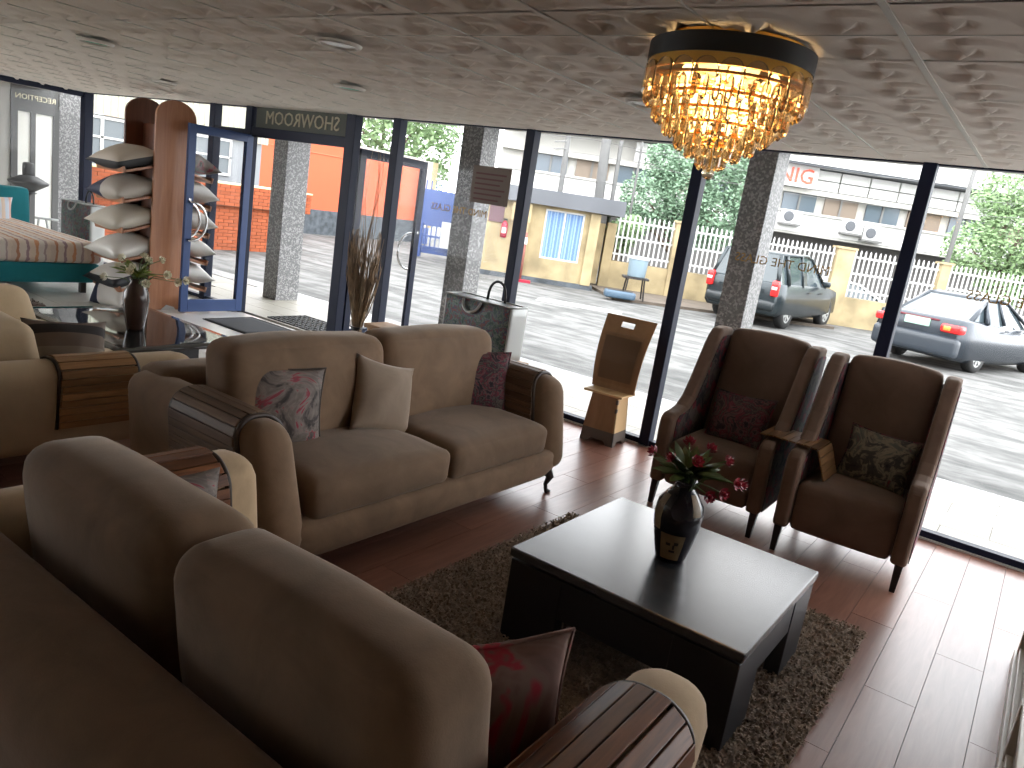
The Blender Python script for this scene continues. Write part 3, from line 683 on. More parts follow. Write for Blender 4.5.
# ------------------------------------------------------------------ vases and flowers
def flowers(name, label, base, heads, col, leafcol, r, nleaf, hr, seed):
    t = thing(name, label, 'flowers', base); rnd = random.Random(seed); B = V(base)
    gm = plain('stem green', (.07, .13, .03), .6)
    for hx in heads:
        p = V(hx)-B; mid = V((p.x*.35, p.y*.35, p.z*.62))
        MB().tube([(0, 0, -.10), tuple(mid), tuple(p)], .003, 5).obj('stem', gm, t)
        b = MB(); dirp = (p-mid).normalized(); q = dirp.to_track_quat('Z', 'Y').to_matrix().to_4x4(); q.translation = p
        for ring, (rr, hh, nn) in enumerate(((hr, .3, 7), (hr*.7, .75, 6), (hr*.35, 1.0, 4))):
            for k in range(nn):
                a = 2*pi*(k+.5*ring)/nn; w = rr*.62
                c = V((cos(a), sin(a), 0)); s = V((-sin(a), cos(a), 0))
                vs = [c*rr*.15+V((0, 0, -hr*.35)), c*rr*.75-s*w*.55+V((0, 0, hr*(hh-.5))), c*rr+V((0, 0, hr*(hh-.15))), c*rr*.75+s*w*.55+V((0, 0, hr*(hh-.5))), c*rr*.55+V((0, 0, hr*(hh-.7)))]
                b.add(vs, [(0, 1, 4), (4, 1, 2), (4, 2, 3), (0, 4, 3)], q)
        b.lathe([(hr*.3, -hr*.3), (hr*.4, 0), (hr*.25, hr*.45), (.001, hr*.5)], 8, M_=q)
        b.obj('flower_head', col, t, True, fix=False)
    for i in range(nleaf):
        a = rnd.uniform(0, 2*pi); L = rnd.uniform(.5, 1)*r; el = rnd.uniform(.25, 1.2)
        d = V((cos(a)*cos(el), sin(a)*cos(el), sin(el))); s = V((-sin(a), cos(a), 0))*L*.16; st = V((d.x, d.y, 0))*.02
        up = V((0, 0, -.12*L)); vs = [st, st+d*L*.4-s+V((0, 0, .01)), st+d*L*.4+V((0, 0, .02)), st+d*L*.4+s+V((0, 0, .01)), st+d*L*.75-s*.7+up*.4, st+d*L*.75+up*.3+V((0, 0, .01)), st+d*L*.75+s*.7+up*.4, st+d*L+up]
        MB().add(vs, [(0, 1, 2), (0, 2, 3), (1, 4, 5, 2), (2, 5, 6, 3), (4, 7, 5), (5, 7, 6)]).obj('leaf', leafcol, t, True, fix=False)
t = thing('vase', 'dark glazed vase with a tan panel on the black coffee table', 'vase', (-1.03, 2.84, .41))
pr = [(.055, 0), (.062, .015), (.076, .07), (.093, .15), (.099, .20), (.092, .245), (.062, .29), (.040, .315), (.038, .33), (.050, .345), (.044, .345), (.030, .32)]
MB().lathe(pr, 28).obj('body', plain('dark glaze', (.012, .012, .018), .18), t, True)
def rad(z):
    for (r0, z0), (r1, z1) in zip(pr, pr[1:]):
        if z0 <= z <= z1: return r0+(r1-r0)*(z-z0)/(z1-z0)
tan = plain('tan glaze', (.19, .13, .065), .5, var=.2, scale=20)
a0 = math.atan2(-2.84, 1.03)
def patch(a, w, z0, z1, off, mat, nm, n=8):
    b = MB(); b.grid(lambda u, v: ((rad(z0+(z1-z0)*v)+off)*cos(a+w*(u-.5)), (rad(z0+(z1-z0)*v)+off)*sin(a+w*(u-.5)), z0+(z1-z0)*v), n, n); return b.obj(nm, mat, t, True)
patch(a0-.05, 1.15, .02, .135, .0012, tan, 'painted_panel')
patch(a0-.95, .5, .14, .285, .0012, tan, 'painted_panel'); patch(a0+.85, .45, .22, .30, .0012, tan, 'painted_panel')
for (da, z0, w, hh) in ((-.18, .085, .22, .012), (.2, .09, .2, .014), (.05, .055, .3, .010), (.1, .07, .1, .02)): patch(a0+da-.02, w, z0, z0+hh, .002, M['black'], 'brush_stroke', 2)
flowers('red_flowers', 'red artificial flowers with green leaves in the dark vase', (-1.03, 2.84, .76),
        [(-1.215, 2.89, .809), (-1.092, 2.79, .840), (-1.087, 2.94, .884), (-.995, 2.96, .879), (-.977, 2.78, .862), (-.903, 2.92, .860), (-.819, 2.82, .813), (-.815, 2.88, .797), (-.881, 2.72, .760), (-.844, 2.76, .776)], M['red'], plain('leaf green', (.05, .085, .018), .5, var=.4, scale=30), .17, 52, .028, 5)
t = thing('vase', 'brown shouldered vase standing on the black glass table', 'vase', (-5.50, 2.99, .40))
MB().lathe([(.058, 0), (.062, .02), (.08, .12), (.092, .22), (.086, .28), (.055, .335), (.044, .36), (.054, .385), (.046, .385), (.036, .35)], 26).obj('body', plain('brown glaze', (.045, .025, .02), .22), t, True)
flowers('white_flowers', 'small white flowers with yellow green leaves in the brown vase', (-5.50, 2.99, .79),
        [(-5.75, 3.0, .90), (-5.66, 2.96, .84), (-5.60, 2.9, .86), (-5.55, 3.1, .91), (-5.50, 2.95, .87), (-5.45, 3.05, .93), (-5.40, 3.12, .94), (-5.44, 2.90, .85), (-5.15, 3.02, .87), (-5.08, 3.06, .83), (-5.04, 3.10, .85), (-5.30, 2.95, .78), (-5.70, 2.85, .76), (-5.52, 3.05, .95)],
        plain('white petal', (.72, .68, .52), .6), plain('lime leaf', (.16, .22, .03), .5, var=.3, scale=30), .20, 30, .035, 9)

# ------------------------------------------------------------------ far left: glass table, bed, shelf, bags
t = thing('glass_table', 'low table with black glossy glass top in front of the cream sofa', 'table', (-5.65, 3.05, 0))
MB().rbox((0, 0, .385), (1.5, 1.0, .03), .012, 6).obj('glass_top', M['dark_glass'], t, True)
MB().lohi((-.55, -.33, 0), (.55, .33, .06)).obj('plinth', M['ebony'], t, bevel=.005)
for sx in (-1, 1): MB().lohi((sx*.42-.04, -.28, .06), (sx*.42+.04, .28, .37)).obj('leg', M['ebony'], t, bevel=.004)

def bed():
    t = thing('bed', 'teal upholstered bed with striped bedspread near the side glass', 'bed', (-10.2, 3.55, 0))
    MB().rbox((.0, 0, .245), (2.4, 1.8, .23), .03, 6).obj('bed_frame', M['teal'], t, True)
    MB().rbox((0, 0, .46), (2.34, 1.76, .24), .07, 10, (0, 0, .03)).obj('mattress', M['striped_bed'], t, True, label='mattress under a multicoloured striped bedspread')
    def fr(p):
        k = noise.noise(V((0, p.y*9, 3)))
        return V((p.x+(.018*k if p.x > 1.1 and p.z < .55 else 0), p.y, p.z))
    MB().rbox((.04, .01, .475), (2.38, 1.82, .235), .06, 40, (0, 0, .02), fr).obj('bedspread', M['striped_bed'], t, True)
    pts = []
    MB().rbox((-1.24, .12, .50), (.13, 2.06, .98), .06, 8, fn=lambda p: V((p.x-.08*max(0, p.z-.5), p.y, p.z))).obj('headboard', M['teal'], t, True)
    for sx in (-1, 1):
        for sy in (-1, 1): MB().lohi((sx*1.05-.03, sy*.78-.03, 0), (sx*1.05+.03, sy*.78+.03, .14)).obj('leg', M['dark_wood'], t)
bed()
pillow('bed_pillow', 'orange and cream striped pillow at front on teal bed', (-11.02, 3.80, .685), (.02, 1, 0), (-.35, 0, 1), .62, .40, .15, M['striped_pillow'], 'pillow', seed=11)
pillow('bed_pillow', 'pastel blue and peach pillow tucked behind the striped one', (-11.14, 4.12, .68), (.05, 1, -.05), (-.25, -.05, 1), .52, .40, .13, M['pastel'], 'pillow', seed=12)

def pillow_shelf():
    t = thing('pillow_display', 'tall cherry display rack with rounded tops and tilted trays of pillows', 'shelf', (-8.1, 4.75, 0))
    def panel(x, w0, w1, y0, y1, z, mat, nm):
        r = (y1-y0)/2; pts = [(y0, 0), (y0, z-r*.75)]
        for i in range(1, 12):
            a = pi-pi*i/12; pts.append(((y0+y1)/2+r*cos(a), z-r*.75+r*.75*sin(a)))
        pts += [(y1, z-r*.75), (y1, 0)]
        return MB().prism(pts, x+w0, x+w1, 'x').obj(nm, mat, t, bevel=.003)
    panel(0, -.03, 0, -.21, .25, 2.27, M['cherry'], 'side_panel'); panel(-.62, -.03, 0, -.21, .25, 2.27, M['cherry_dark'], 'side_panel')
    MB().lohi((-.62, -.012, .05), (-.03, .012, 2.0)).obj('divider', M['cherry_dark'], t)
    MB().prism([(-.06, 0), (.0, .055), (.09, .03), (.11, 0)], .0, .01, 'x').obj('base_notch', M['white'], t)
    for i in range(5):
        z = 1.60-.315*i
        for sg in (-1, 1):
            if sg > 0 and i > 3: pass
            Mt = Matrix.Translation((-.325, sg*.02, z)) @ Matrix.Rotation(R_(-16*sg if sg < 0 else -16), 4, 'X')
            MB().lohi((-.285, min(0, sg*.50), -.012), (.285, max(0, sg*.50), .012), M_=Mt).obj('tray', M['cherry'], t)
            MB().lohi((-.285, sg*.50-.012, -.012), (.285, sg*.50+.012, .05), M_=Mt).obj('tray_lip', M['cherry'], t)
    return t
pillow_shelf()
def two_tone(name, c1, c2, axis, pos):
    m, n, l, b = nodes_of(name); v = coords(n, l); sx = n.new('ShaderNodeSeparateXYZ'); l.new(v, sx.inputs[0])
    r = ramp(n, [(0, c1), (.5, c2)], 'CONSTANT'); a = n.new('ShaderNodeMath'); a.inputs[1].default_value = .5-pos; l.new(sx.outputs[axis], a.inputs[0]); l.new(a.outputs[0], r.inputs[0])
    l.new(r.outputs[0], b.inputs['Base Color']); b.inputs['Roughness'].default_value = .6; return m
PW = [('black bordered beige pillow on topmost tray of cherry rack', two_tone('black beige pillow', (.02, .02, .022), (.46, .40, .33), 'Z', .02)),
      ('navy bordered cream pillow on second tray of cherry rack', two_tone('navy cream pillow', (.015, .02, .055), (.44, .40, .35), 'X', -.06)),
      ('plain ivory pillow on third tray of cherry rack', plain('ivory pillow', (.50, .46, .39), .7)),
      ('white plastic wrapped pillow with blue label on fourth tray of cherry rack', plain('white wrapped pillow', (.62, .60, .56), .25)),
      ('black and white pillow on fifth tray of cherry rack', two_tone('black white pillow', (.015, .016, .02), (.60, .58, .55), 'Z', .045))]
for i, (lb, mt) in enumerate(PW):
    z = 1.60-.315*i
    p = pillow('display_pillow', lb, (-8.43, 4.41, z+.0), (1, .03, 0), (.0, 1, .29), .64, .56, .27, mt, 'pillow', 'pillows on the front trays', seed=20+i)
    if i == 3: MB().grid(lambda u, v: (-.02+.2*u, .06+.1*v, .088+.0*u), 2, 2).obj('label_card', M['bluegate'], p)
p = pillow('display_pillow', 'navy and white pillow standing on the floor under the cherry rack', (-8.42, 4.30, .19), (1, .1, .12), (0, .5, 1), .60, .46, .2, two_tone('navy white pillow', (.012, .018, .05), (.60, .58, .55), 'X', -.08), 'pillow', 'pillows on the front trays', seed=30)
WP = plain('white pillow', (.66, .65, .62), .5)
for i, nm in enumerate(('topmost', 'second', 'third', 'lowest')):
    pillow('display_pillow', 'white pillow seen through the blue door glass, %s on rack rear' % nm, (-8.43, 5.16, 1.60-.315*(i+1)+.05), (1, .03, 0), (.0, 1, -.29), .56, .46, .24, WP, 'pillow', 'pillows on the rear trays', seed=40+i)
pillow('display_pillow', 'dark grey patterned pillow on the rear top tray of cherry rack', (-8.43, 5.16, 1.65), (1, .03, 0), (.0, 1, -.29), .56, .46, .22, M['floral_grey'], 'pillow', seed=46)

def zip_bag(name, label, loc, rz, w, h, d, mat):
    t = thing(name, label, 'bag', loc, rz)
    MB().rbox((0, 0, h/2), (w, d, h), .025, 8, (.0, .02, 0)).obj('bag_body', mat, t, True)
    for sx in (-1, 1): MB().rbox((sx*(w/2-.004), 0, h/2), (.03, d*.92, h*.97), .012, 4).obj('gusset', M['silver'], t, True)
    b = MB().tube([(-w/2+.01, -d/2, h), (w/2-.01, -d/2, h), (w/2-.01, d/2, h), (-w/2+.01, d/2, h)], .008, 5, True); b.obj('piping', M['silver'], t, True)
    for sy, lift in ((-1, .0), (1, .2)):
        pts = []
        for i in range(11):
            a = pi*i/10
            if sy > 0: pts.append((-.10*cos(a)+.05, d/2*.6, h-.02+.19*sin(a)**.7))
            else: pts.append((-.10*cos(a)-.04, -d/2-.015-.03*sin(a), h-.04-.10*sin(a)+.03))
        MB().tube(pts, .012, 6).obj('handle', M['silver'] if sy < 0 else M['black'], t, True)
zip_bag('zipper_bag', 'dark floral zipper bag on the low bench behind the three-seat sofa', (-3.96, 5.22, .445), R_(-3), .74, .46, .24, M['bag_print'])
zip_bag('zipper_bag', 'dark green printed bag standing in the corner behind teal bed', (-11.28, 5.32, 0), R_(2), .78, .87, .22, M['bag_print'])
t = thing('bench', 'low wooden bench behind the three-seat sofa under the floral bag', 'bench', (-4.37, 5.2, 0))
MB().lohi((-.86, -.15, .405), (.86, .15, .445)).obj('bench_top', M['card'], t, bevel=.005)
for sx in (-1, 1):
    for sy in (-1, 1): MB().lohi((sx*.8-.025, sy*.11-.025, 0), (sx*.8+.025, sy*.11+.025, .405)).obj('leg', M['card'], t)

def twigs():
    t = thing('twig_bundle', 'tall bundle of dry brown twigs standing by the entrance jamb', 'decoration', (-5.52, 5.24, 0)); rnd = random.Random(4)
    MB().lathe([(.10, 0), (.105, .02), (.05, .05), (.045, .30), (.07, .34), (.06, .34)], 14).obj('holder', M['dark_wood'], t, True)
    b = MB()
    for i in range(150):
        a = rnd.uniform(0, 2*pi); q = rnd.uniform(.2, 1)**.5; L = rnd.uniform(.75, 1.15); rr = .21*q
        pts = [(0.04*cos(a)*q, .04*sin(a)*q, .15)]
        for k in range(1, 6):
            f = k/5; w = rr*min(1, f*1.25)**1.15
            pts.append((w*cos(a)+rnd.uniform(-.02, .02), .6*w*sin(a)+rnd.uniform(-.012, .012), .15+L*f))
        b.tube(pts, [.006, .006, .005, .0045, .004, .002], 4)
    o = b.obj('dense_twigs', M['twig'], t, True, fix=False); o['kind'] = 'stuff'
    for i in range(9):
        a = rnd.uniform(0, 2*pi); rr = rnd.uniform(.03, .12); pts = []; L = rnd.uniform(1.55, 1.9); ph = rnd.uniform(0, 6)
        for k in range(14):
            f = k/13; pts.append((rr*f*cos(a)+.03*sin(ph+f*9)*f, .6*rr*f*sin(a)+.02*cos(ph+f*7)*f, .2+L*f))
        MB().tube(pts, [.005-.0035*k/13 for k in range(14)], 5).obj('curly_twig', M['twig'], t, True, fix=False)
twigs()

def folded_stool():
    t = thing('folding_seat', 'brown board seat with tall backrest standing against the glass', 'chair', (-2.70, 5.36, 0), R_(4))
    # tapered box base
    def taper(x, y, z): return (x*(1-.22*z/.40), y*(1-.22*z/.40), z)
    w, d = .145, .125
    for nm, z0, z1, mats in (('base_band', 0.0, .11, (M['card_dark'],)*4), ('base_side', .11, .40, (M['card'], M['card_light'], M['card'], M['card']))):
        for k, (a, c) in enumerate((((-w, -d), (w, -d)), ((w, -d), (w, d)), ((w, d), (-w, d)), ((-w, d), (-w, -d)))):
            n = V((c[1]-a[1], -(c[0]-a[0]), 0)).normalized()*.012; zz = z0+(.0 if z0 else .0)
            P = []
            if z0 == 0:
                m = [(a[0]+(c[0]-a[0])*f, a[1]+(c[1]-a[1])*f, zf) for f, zf in ((0, 0), (.2, 0), (.3, .03), (.7, .03), (.8, 0), (1, 0), (1, z1), (0, z1))]
            else: m = [(a[0], a[1], z0), (c[0], c[1], z0), (c[0], c[1], z1), (a[0], a[1], z1)]
            o = [V(taper(*p)) for p in m]; i_ = [p-n for p in o]; N = len(o)
            MB().add(o+i_, [tuple(range(N))[::-1], tuple(range(N, 2*N))]+[(q, (q+1) % N, N+(q+1) % N, N+q) for q in range(N)]).obj(nm, mats[k], t)
    for k in range(4): MB().lohi((.112-.006*k*.6, -.108+.0*k, .13+.07*k), (.13-.006*k*.6, -.088, .165+.07*k)).obj('tab', M['card_dark'], t)
    MB().lohi((-.17, -.15, .40), (.16, .12, .418)).obj('seat', M['card_light'], t, bevel=.003)
    # curved backrest with a slot
    def bk(u, z, off): 
        zz = (z-.42)/.58; y = .02+.13*zz-.09*sin(pi*zz)*.6; return (u*(.185+.03*zz), y+off, z)
    b = MB(); nz = 14
    us = [-1, -.32, .22, 1]
    zs = [.42+.58*i/nz for i in range(nz+1)]
    idx = {}
    for off in (0, .014):
        for i, z in enumerate(zs):
            for j, u in enumerate(us): idx[(off, i, j)] = len(b.v); b.v.append(bk(u, z, off))
    for i in range(nz):
        for j in range(3):
            if i == nz-2 and j == 1: 
                q = [(i, j), (i, j+1), (i+1, j+1), (i+1, j)]
                for e in range(4):
                    a_, c_ = q[e], q[(e+1) % 4]; b.f.append((idx[(0,)+a_], idx[(0,)+c_], idx[(.014,)+c_], idx[(.014,)+a_]))
                continue
            for off in (0, .014): b.f.append((idx[(off, i, j)], idx[(off, i, j+1)], idx[(off, i+1, j+1)], idx[(off, i+1, j)]))
    for i in range(nz):
        for j in (0, 3): b.f.append((idx[(0, i, j)], idx[(0, i+1, j)], idx[(.014, i+1, j)], idx[(.014, i, j)]))
    for i in (0, nz):
        for j in range(3): b.f.append((idx[(0, i, j)], idx[(0, i, j+1)], idx[(.014, i, j+1)], idx[(.014, i, j)]))
    b.obj('backrest', M['card'], t)
    b = MB(); b.grid(lambda u, v: V(bk((2*u-1)*.74, .50+.34*v, -.010)), 6, 8); b.obj('back_pad', plain('darker board pad', (.15, .075, .03), .35), t, True)
    b = MB(); b.grid(lambda u, v: V(bk((2*u-1)*.80, .47+.40*v, -.014)), 6, 8); b.obj('film', M['plastic_film'], t, True)
folded_stool()

def mat_(name, label, x0, x1, y0, y1, mat, holes=False, z=0, slant=0):
    t = thing(name, label, 'doormat', ((x0+x1)/2, (y0+y1)/2, z)); w, d = (x1-x0)/2, (y1-y0)/2
    if holes:
        b = MB(); n, m = 12, 7
        for i in range(n+1): b.box((-w+2*w*i/n, 0, .006), (.016, 2*d, .012))
        for j in range(m+1): b.box((0, -d+2*d*j/m, .006), (2*w, .016, .012))
        b.obj('rubber_lattice', mat, t)
    else:
        MB().rbox((0, 0, .005), (2*w, 2*d, .01), .004, 4).obj('mat', mat, t, True)
        MB().tube([(-w+.02, -d+.02, .010), (w-.02, -d+.02, .010), (w-.02, d-.02, .010), (-w+.02, d-.02, .010)], .006, 4, True).obj('border', M['black'], t)
mat_('doormat', 'dark grey doormat on the tiles inside the entrance', -7.55, -6.75, 4.86, 5.50, plain('charcoal mat', (.035, .037, .042), .9))
mat_('doormat', 'black perforated rubber mat outside the entrance', -7.55, -6.55, 5.72, 6.28, M['black'], True)
mat_('doormat', 'small dark mat on the terrace beyond the entrance column', -7.3, -6.7, 6.45, 6.75, plain('brown mat', (.07, .055, .045), .9))

def right_display():
    t = thing('white_cabinet', 'low white metal framed case at the right edge of the wooden floor', 'cabinet', (.30, 3.2, 0))
    wh = plain('cream enamel', (.56, .53, .46), .35)
    MB().lohi((-.075, -1.0, 0), (.40, .95, .06)).obj('plinth', wh, t, bevel=.004)
    MB().lohi((-.04, -1.0, .06), (.40, .95, .30)).obj('case', plain('pale grey panel', (.45, .45, .43), .4), t, bevel=.006)
    for z in (.09, .29): MB().lohi((-.062, -1.0, z-.014), (-.038, .95, z+.014)).obj('rail', wh, t, bevel=.004)
    for y in (-.95, -.1, .9): MB().lohi((-.066, y-.03, .07), (-.038, y+.03, .30)).obj('stile', wh, t, bevel=.003)
right_display()

# ------------------------------------------------------------------ chandelier and downlights
def chandelier():
    cx, cy = -1.165, 2.76
    t = thing('chandelier', 'round black and gold chandelier with tiers of amber crystal drops', 'chandelier', (cx, cy, CH))
    def ring(r0, r1, z0, z1, mat, nm):
        b = MB(); n = 48
        b.lathe([(r1, z0), (r1, z1), (r0, z1), (r0, z0), (r1, z0)], n, cap=False); return b.obj(nm, mat, t, True)
    blk = plain('matt black ring', (.012, .012, .012), .5)
    o = ring(.27, .292, -.085, -.022, blk, 'outer_ring'); m = o.modifiers.new('e', 'EDGE_SPLIT')
    o = ring(.27, .289, -.125, -.086, M['gold'], 'gold_band'); m = o.modifiers.new('e', 'EDGE_SPLIT')
    MB().lathe([(.26, -.02), (.26, -.004), (.10, -.004), (.10, -.02)], 40).obj('ceiling_plate', M['gold'], t)
    warm = emit('warm bulb', (1, .62, .26), 3)
    for k in range(6):
        a = 2*pi*k/6; MB().lathe([(.004, -.02), (.02, -.04), (.024, -.07), (.015, -.095), (.003, -.10)], 10, (.17*cos(a), .17*sin(a), -.07)).obj('bulb', warm, t, True)
    for k in range(3):
        a = 2*pi*k/3+.4; MB().lathe([(.004, -.02), (.018, -.04), (.02, -.07), (.012, -.095), (.003, -.10)], 10, (.08*cos(a), .08*sin(a), -.18)).obj('bulb', warm, t, True)
    # scalloped plates at the top
    n = 22
    for k in range(n):
        a = 2*pi*k/n; b = MB(); w = .039; pts = [(-w, -.055), (-w, 0)]+[(-w*cos(pi*i/8), .035*sin(pi*i/8)) for i in range(1, 8)]+[(w, 0), (w, -.055)]
        Mx = Matrix.Rotation(a, 4, 'Z') @ Matrix.Translation((.286, 0, -.135))
        b.prism(pts, 0, .008, 'x', Mx); b.obj('scallop', M['amber'], t)
    tiers = [(.272, -.150, 42, .085), (.232, -.200, 36, .09), (.185, -.245, 28, .09), (.135, -.285, 20, .09), (.090, -.322, 13, .08), (.045, -.355, 7, .08)]
    for r, z, n, L in tiers:
        ring(r-.008, r+.002, z+.002, z+.012, M['gold'], 'tier_ring')
        b = MB(); w = .0155
        b.lathe([(.003, 0), (w*.8, -.012), (w, -.03), (w*.9, -L*.8), (w*.55, -L*.93), (.002, -L)], 6)
        me = b.mesh('crystal_drop', M['amber'])
        for k in range(n):
            a = 2*pi*(k+.5*(z*100 % 2))/n
            inst('crystal_drop', me, (r*cos(a), r*sin(a), z), t, (0, 0, a), (1, 1, random.uniform(.94, 1.06)))
    MB().lathe([(.002, -.468), (.018, -.46), (.024, -.444), (.018, -.428), (.004, -.422), (.003, -.38)], 12).obj('crystal_ball', M['amber'], t, True)
    MB().tube([(0, 0, -.02), (0, 0, -.44)], .006, 6).obj('stem', M['gold'], t)
    for (r, z0) in ((.265, -.145), (.175, -.24)):
        for k in range(4):
            a = pi*k/4; MB().tube([(r*cos(a), r*sin(a), z0), (0, 0, z0+.02), (-r*cos(a), -r*sin(a), z0)], .004, 5).obj('spoke', M['gold'], t)
    for z, e in ((-.03, .6), (-.20, 1.6)):
        ld = bpy.data.lights.new('chandelier_glow', 'POINT'); ld.energy = e; ld.color = (1, .68, .33); ld.shadow_soft_size = .12
        lo = bpy.data.objects.new('chandelier_glow', ld); COL.objects.link(lo); lo.parent = t; lo.location = (0, 0, z-.02)
chandelier()
me4 = MB().lathe([(.05, .001), (.10, 0)], 24, cap=False).mesh('shadow_gap', M['steel'])
DL = [('nearest the left edge, greenish lens, above the cream sofa', -5.59, 2.69), ('nearest the camera, white ringed, above the three-seat sofa', -3.16, 2.68), ('in front of the entrance, greenish lens', -4.43, 3.89), ('just left of the chandelier', -2.05, 3.85), ('farthest, above the pillow rack', -7.33, 4.17)]
me1 = MB().lathe([(.088, .006), (.089, -.012), (.108, -.010), (.116, .004)], 28, cap=False).mesh('trim_ring', plain('white ring', (.7, .68, .62), .4), True)
me2 = MB().lathe([(.001, .001), (.076, 0)], 24, cap=False).mesh('lens', plain('pale lens', (.72, .72, .66), .2), True)
me3 = MB().lathe([(.001, .001), (.076, 0)], 24, cap=False).mesh('lens', plain('greenish lens', (.30, .72, .54), .2), True)
for lb, x, y in DL:
    t = thing('downlight', 'recessed round ceiling light '+lb, 'light', (x, y, CH-.026), 0, 'recessed ceiling lights')
    inst('trim_ring', me1, (0, 0, 0), t); inst('shadow_gap', me4, (0, 0, .004), t); inst('lens', me3 if 'green' in lb else me2, (0, 0, -.005), t)

def translucent(name, c):
    m, n, l, b = nodes_of(name); tl = n.new('ShaderNodeBsdfTranslucent'); tl.inputs[0].default_value = rgba(c); mx = n.new('ShaderNodeMixShader'); mx.inputs[0].default_value = .7
    b.inputs['Base Color'].default_value = rgba(c); l.new(b.outputs[0], mx.inputs[1]); l.new(tl.outputs[0], mx.inputs[2]); l.new(mx.outputs[0], n['Material Output'].inputs[0]); return m
# ------------------------------------------------------------------ writing on the glass and the sign
t = thing('entrance_sign', 'grey sign panel over the entrance with pale lettering seen from behind', 'sign', (-7.08, YW+.0, 2.263))
MB().lohi((-.80, -.004, -.112), (.80, .012, .112)).obj('sign_panel', translucent('grey sign film', (.22, .23, .21)), t)
inst('lettering', text_mesh('SHOWROOM', .205, translucent('pale letters on sign', (.85, .80, .66))), (0, -.012, -.002), t, (R_(90), 0, R_(180)))
for k, (x, lb) in enumerate(((-4.72, 'left of the paper notice'), (-1.68, 'above the left armchair'), (-.16, 'right of the rightmost mullion'))):
    o = inst('glass_lettering', text_mesh('MIND THE GLASS', .088, M['gold_brown'], .001), (x, YW-.006, 1.605), None, (R_(90), 0, R_(180)))
    tag(o, 'gold warning words on the glass '+lb, 'lettering', 'gold warning words on the panes')
t = thing('paper_notice', 'pale brown printed sheet stuck on the glass beside the middle column', 'notice', (-4.385, YW-.006, 1.865))
MB().lohi((-.22, -.001, -.165), (.22, .001, .165)).obj('sheet', plain('brownish paper', (.20, .165, .145), .8), t)
for k in range(6): MB().lohi((-.18, -.003, .09-.045*k), (.17-.03*(k % 3), -.0015, .105-.045*k)).obj('printed_line', plain('faded print', (.15, .075, .08), .8), t)

# ================================================================== OUTSIDE
for lb, xa, xb, d in (('speckled grey square column outside the entrance doorway', -8.87, -8.58, .37), ('speckled grey square column behind the floral bag', -5.65, -5.36, .27), ('speckled grey square column behind the left armchair', -2.44, -2.20, .31)):
    o = MB().lohi((xa, 6.6, -.005), (xb, 6.6+d, 2.565)).obj('column', M['terrazzo'], bevel=.006); tag(o, lb, 'column', 'terrace columns')

def brick_wall():
    X = -14.5; z1 = 1.32
    t = thing('brick_planter', 'orange brick wall with overhanging top courses in the yard', 'wall', (X, 9.0, GZ))
    h = z1-GZ
    MB().lohi((-.5, -2.6, 0), (-.012, 2.55, h*.66)).obj('core', M['mortar'], t); MB().lohi((-.5, -2.6, h*.66), (.09, 2.83, h-.03)).obj('upper_core', M['mortar'], t)
    bl, bh = .235, .072; me = MB().lohi((-.03, -bl/2+.005, -bh/2+.005), (.03, bl/2-.005, bh/2-.005)).mesh('brick', M['brick'])
    bx = MB(); n = int(h/bh)
    for j in range(n):
        z = (j+.5)*bh; up = z > h*.66; x = .075 if up else -.018; ye = 2.84 if up else 2.56
        y = ye-bl/2-(bl/2 if j % 2 else 0)
        while y > -2.5:
            if y > -.45: inst('brick', me, (x, y, z), t)
            else: bx.lohi((x-.03, y-bl/2+.005, z-bh/2+.005), (x+.03, y+bl/2-.005, z+bh/2-.005))
            y -= bl
        if j % 2: bx.lohi((x-.03, ye-bl/2+.005, z-bh/2+.005), (x+.03, ye, z+bh/2-.005))
        bx.lohi((-.45, ye-.03, z-bh/2+.005), (x-.035, ye, z+bh/2-.005))
    o = bx.obj('far_bricks', M['brick'], t); o['kind'] = 'stuff'
    MB().lohi((-.52, -2.6, h-.03), (.11, 2.86, h)).obj('capping', plain('pale capping', (.62, .55, .30), .8), t)
brick_wall()

def siding_building():
    X = -16.6
    t = thing('siding_building', 'white ribbed metal building with grey windows behind the brick wall', 'building', (X, 8.0, GZ))
    MB().lohi((-3, -5, 0), (0, 4.0, 2.36)).obj('lower_wall', plain('pale grey wall', (.19, .20, .21), .8), t)
    b = MB(); n = 60; y0, y1 = -5, 4.0; pr = []
    for i in range(n+1):
        y = y0+(y1-y0)*i/n; pr += [(y, .0), (y+.04, .0), (y+.06, .03), (y+.11, .03)]
    b.add([(p[1]+.06, p[0], z) for p in pr for z in (2.36, 4.2)], [(2*i, 2*i+2, 2*i+3, 2*i+1) for i in range(len(pr)-1)])
    b.obj('ribbed_siding', plain('cream siding', (.33, .33, .27), .7), t)
    for k in range(6):
        y = -3.6+1.25*k
        f = MB(); 
        for (a, c) in ((-.5, -.45), (-.03, .03), (.45, .5)): f.lohi((.0, y+a, 1.55), (.05, y+c, 2.3))
        for (a, c) in ((1.5, 1.56), (1.9, 1.94), (2.28, 2.33)): f.lohi((.0, y-.5, a), (.05, y+.5, c))
        w = f.obj('window_frame', M['white'], t)
        MB().lohi((.0, y-.48, 1.52), (.02, y+.48, 2.31)).obj('pane', plain('grey pane', (.10, .115, .125), .4), w)
siding_building()

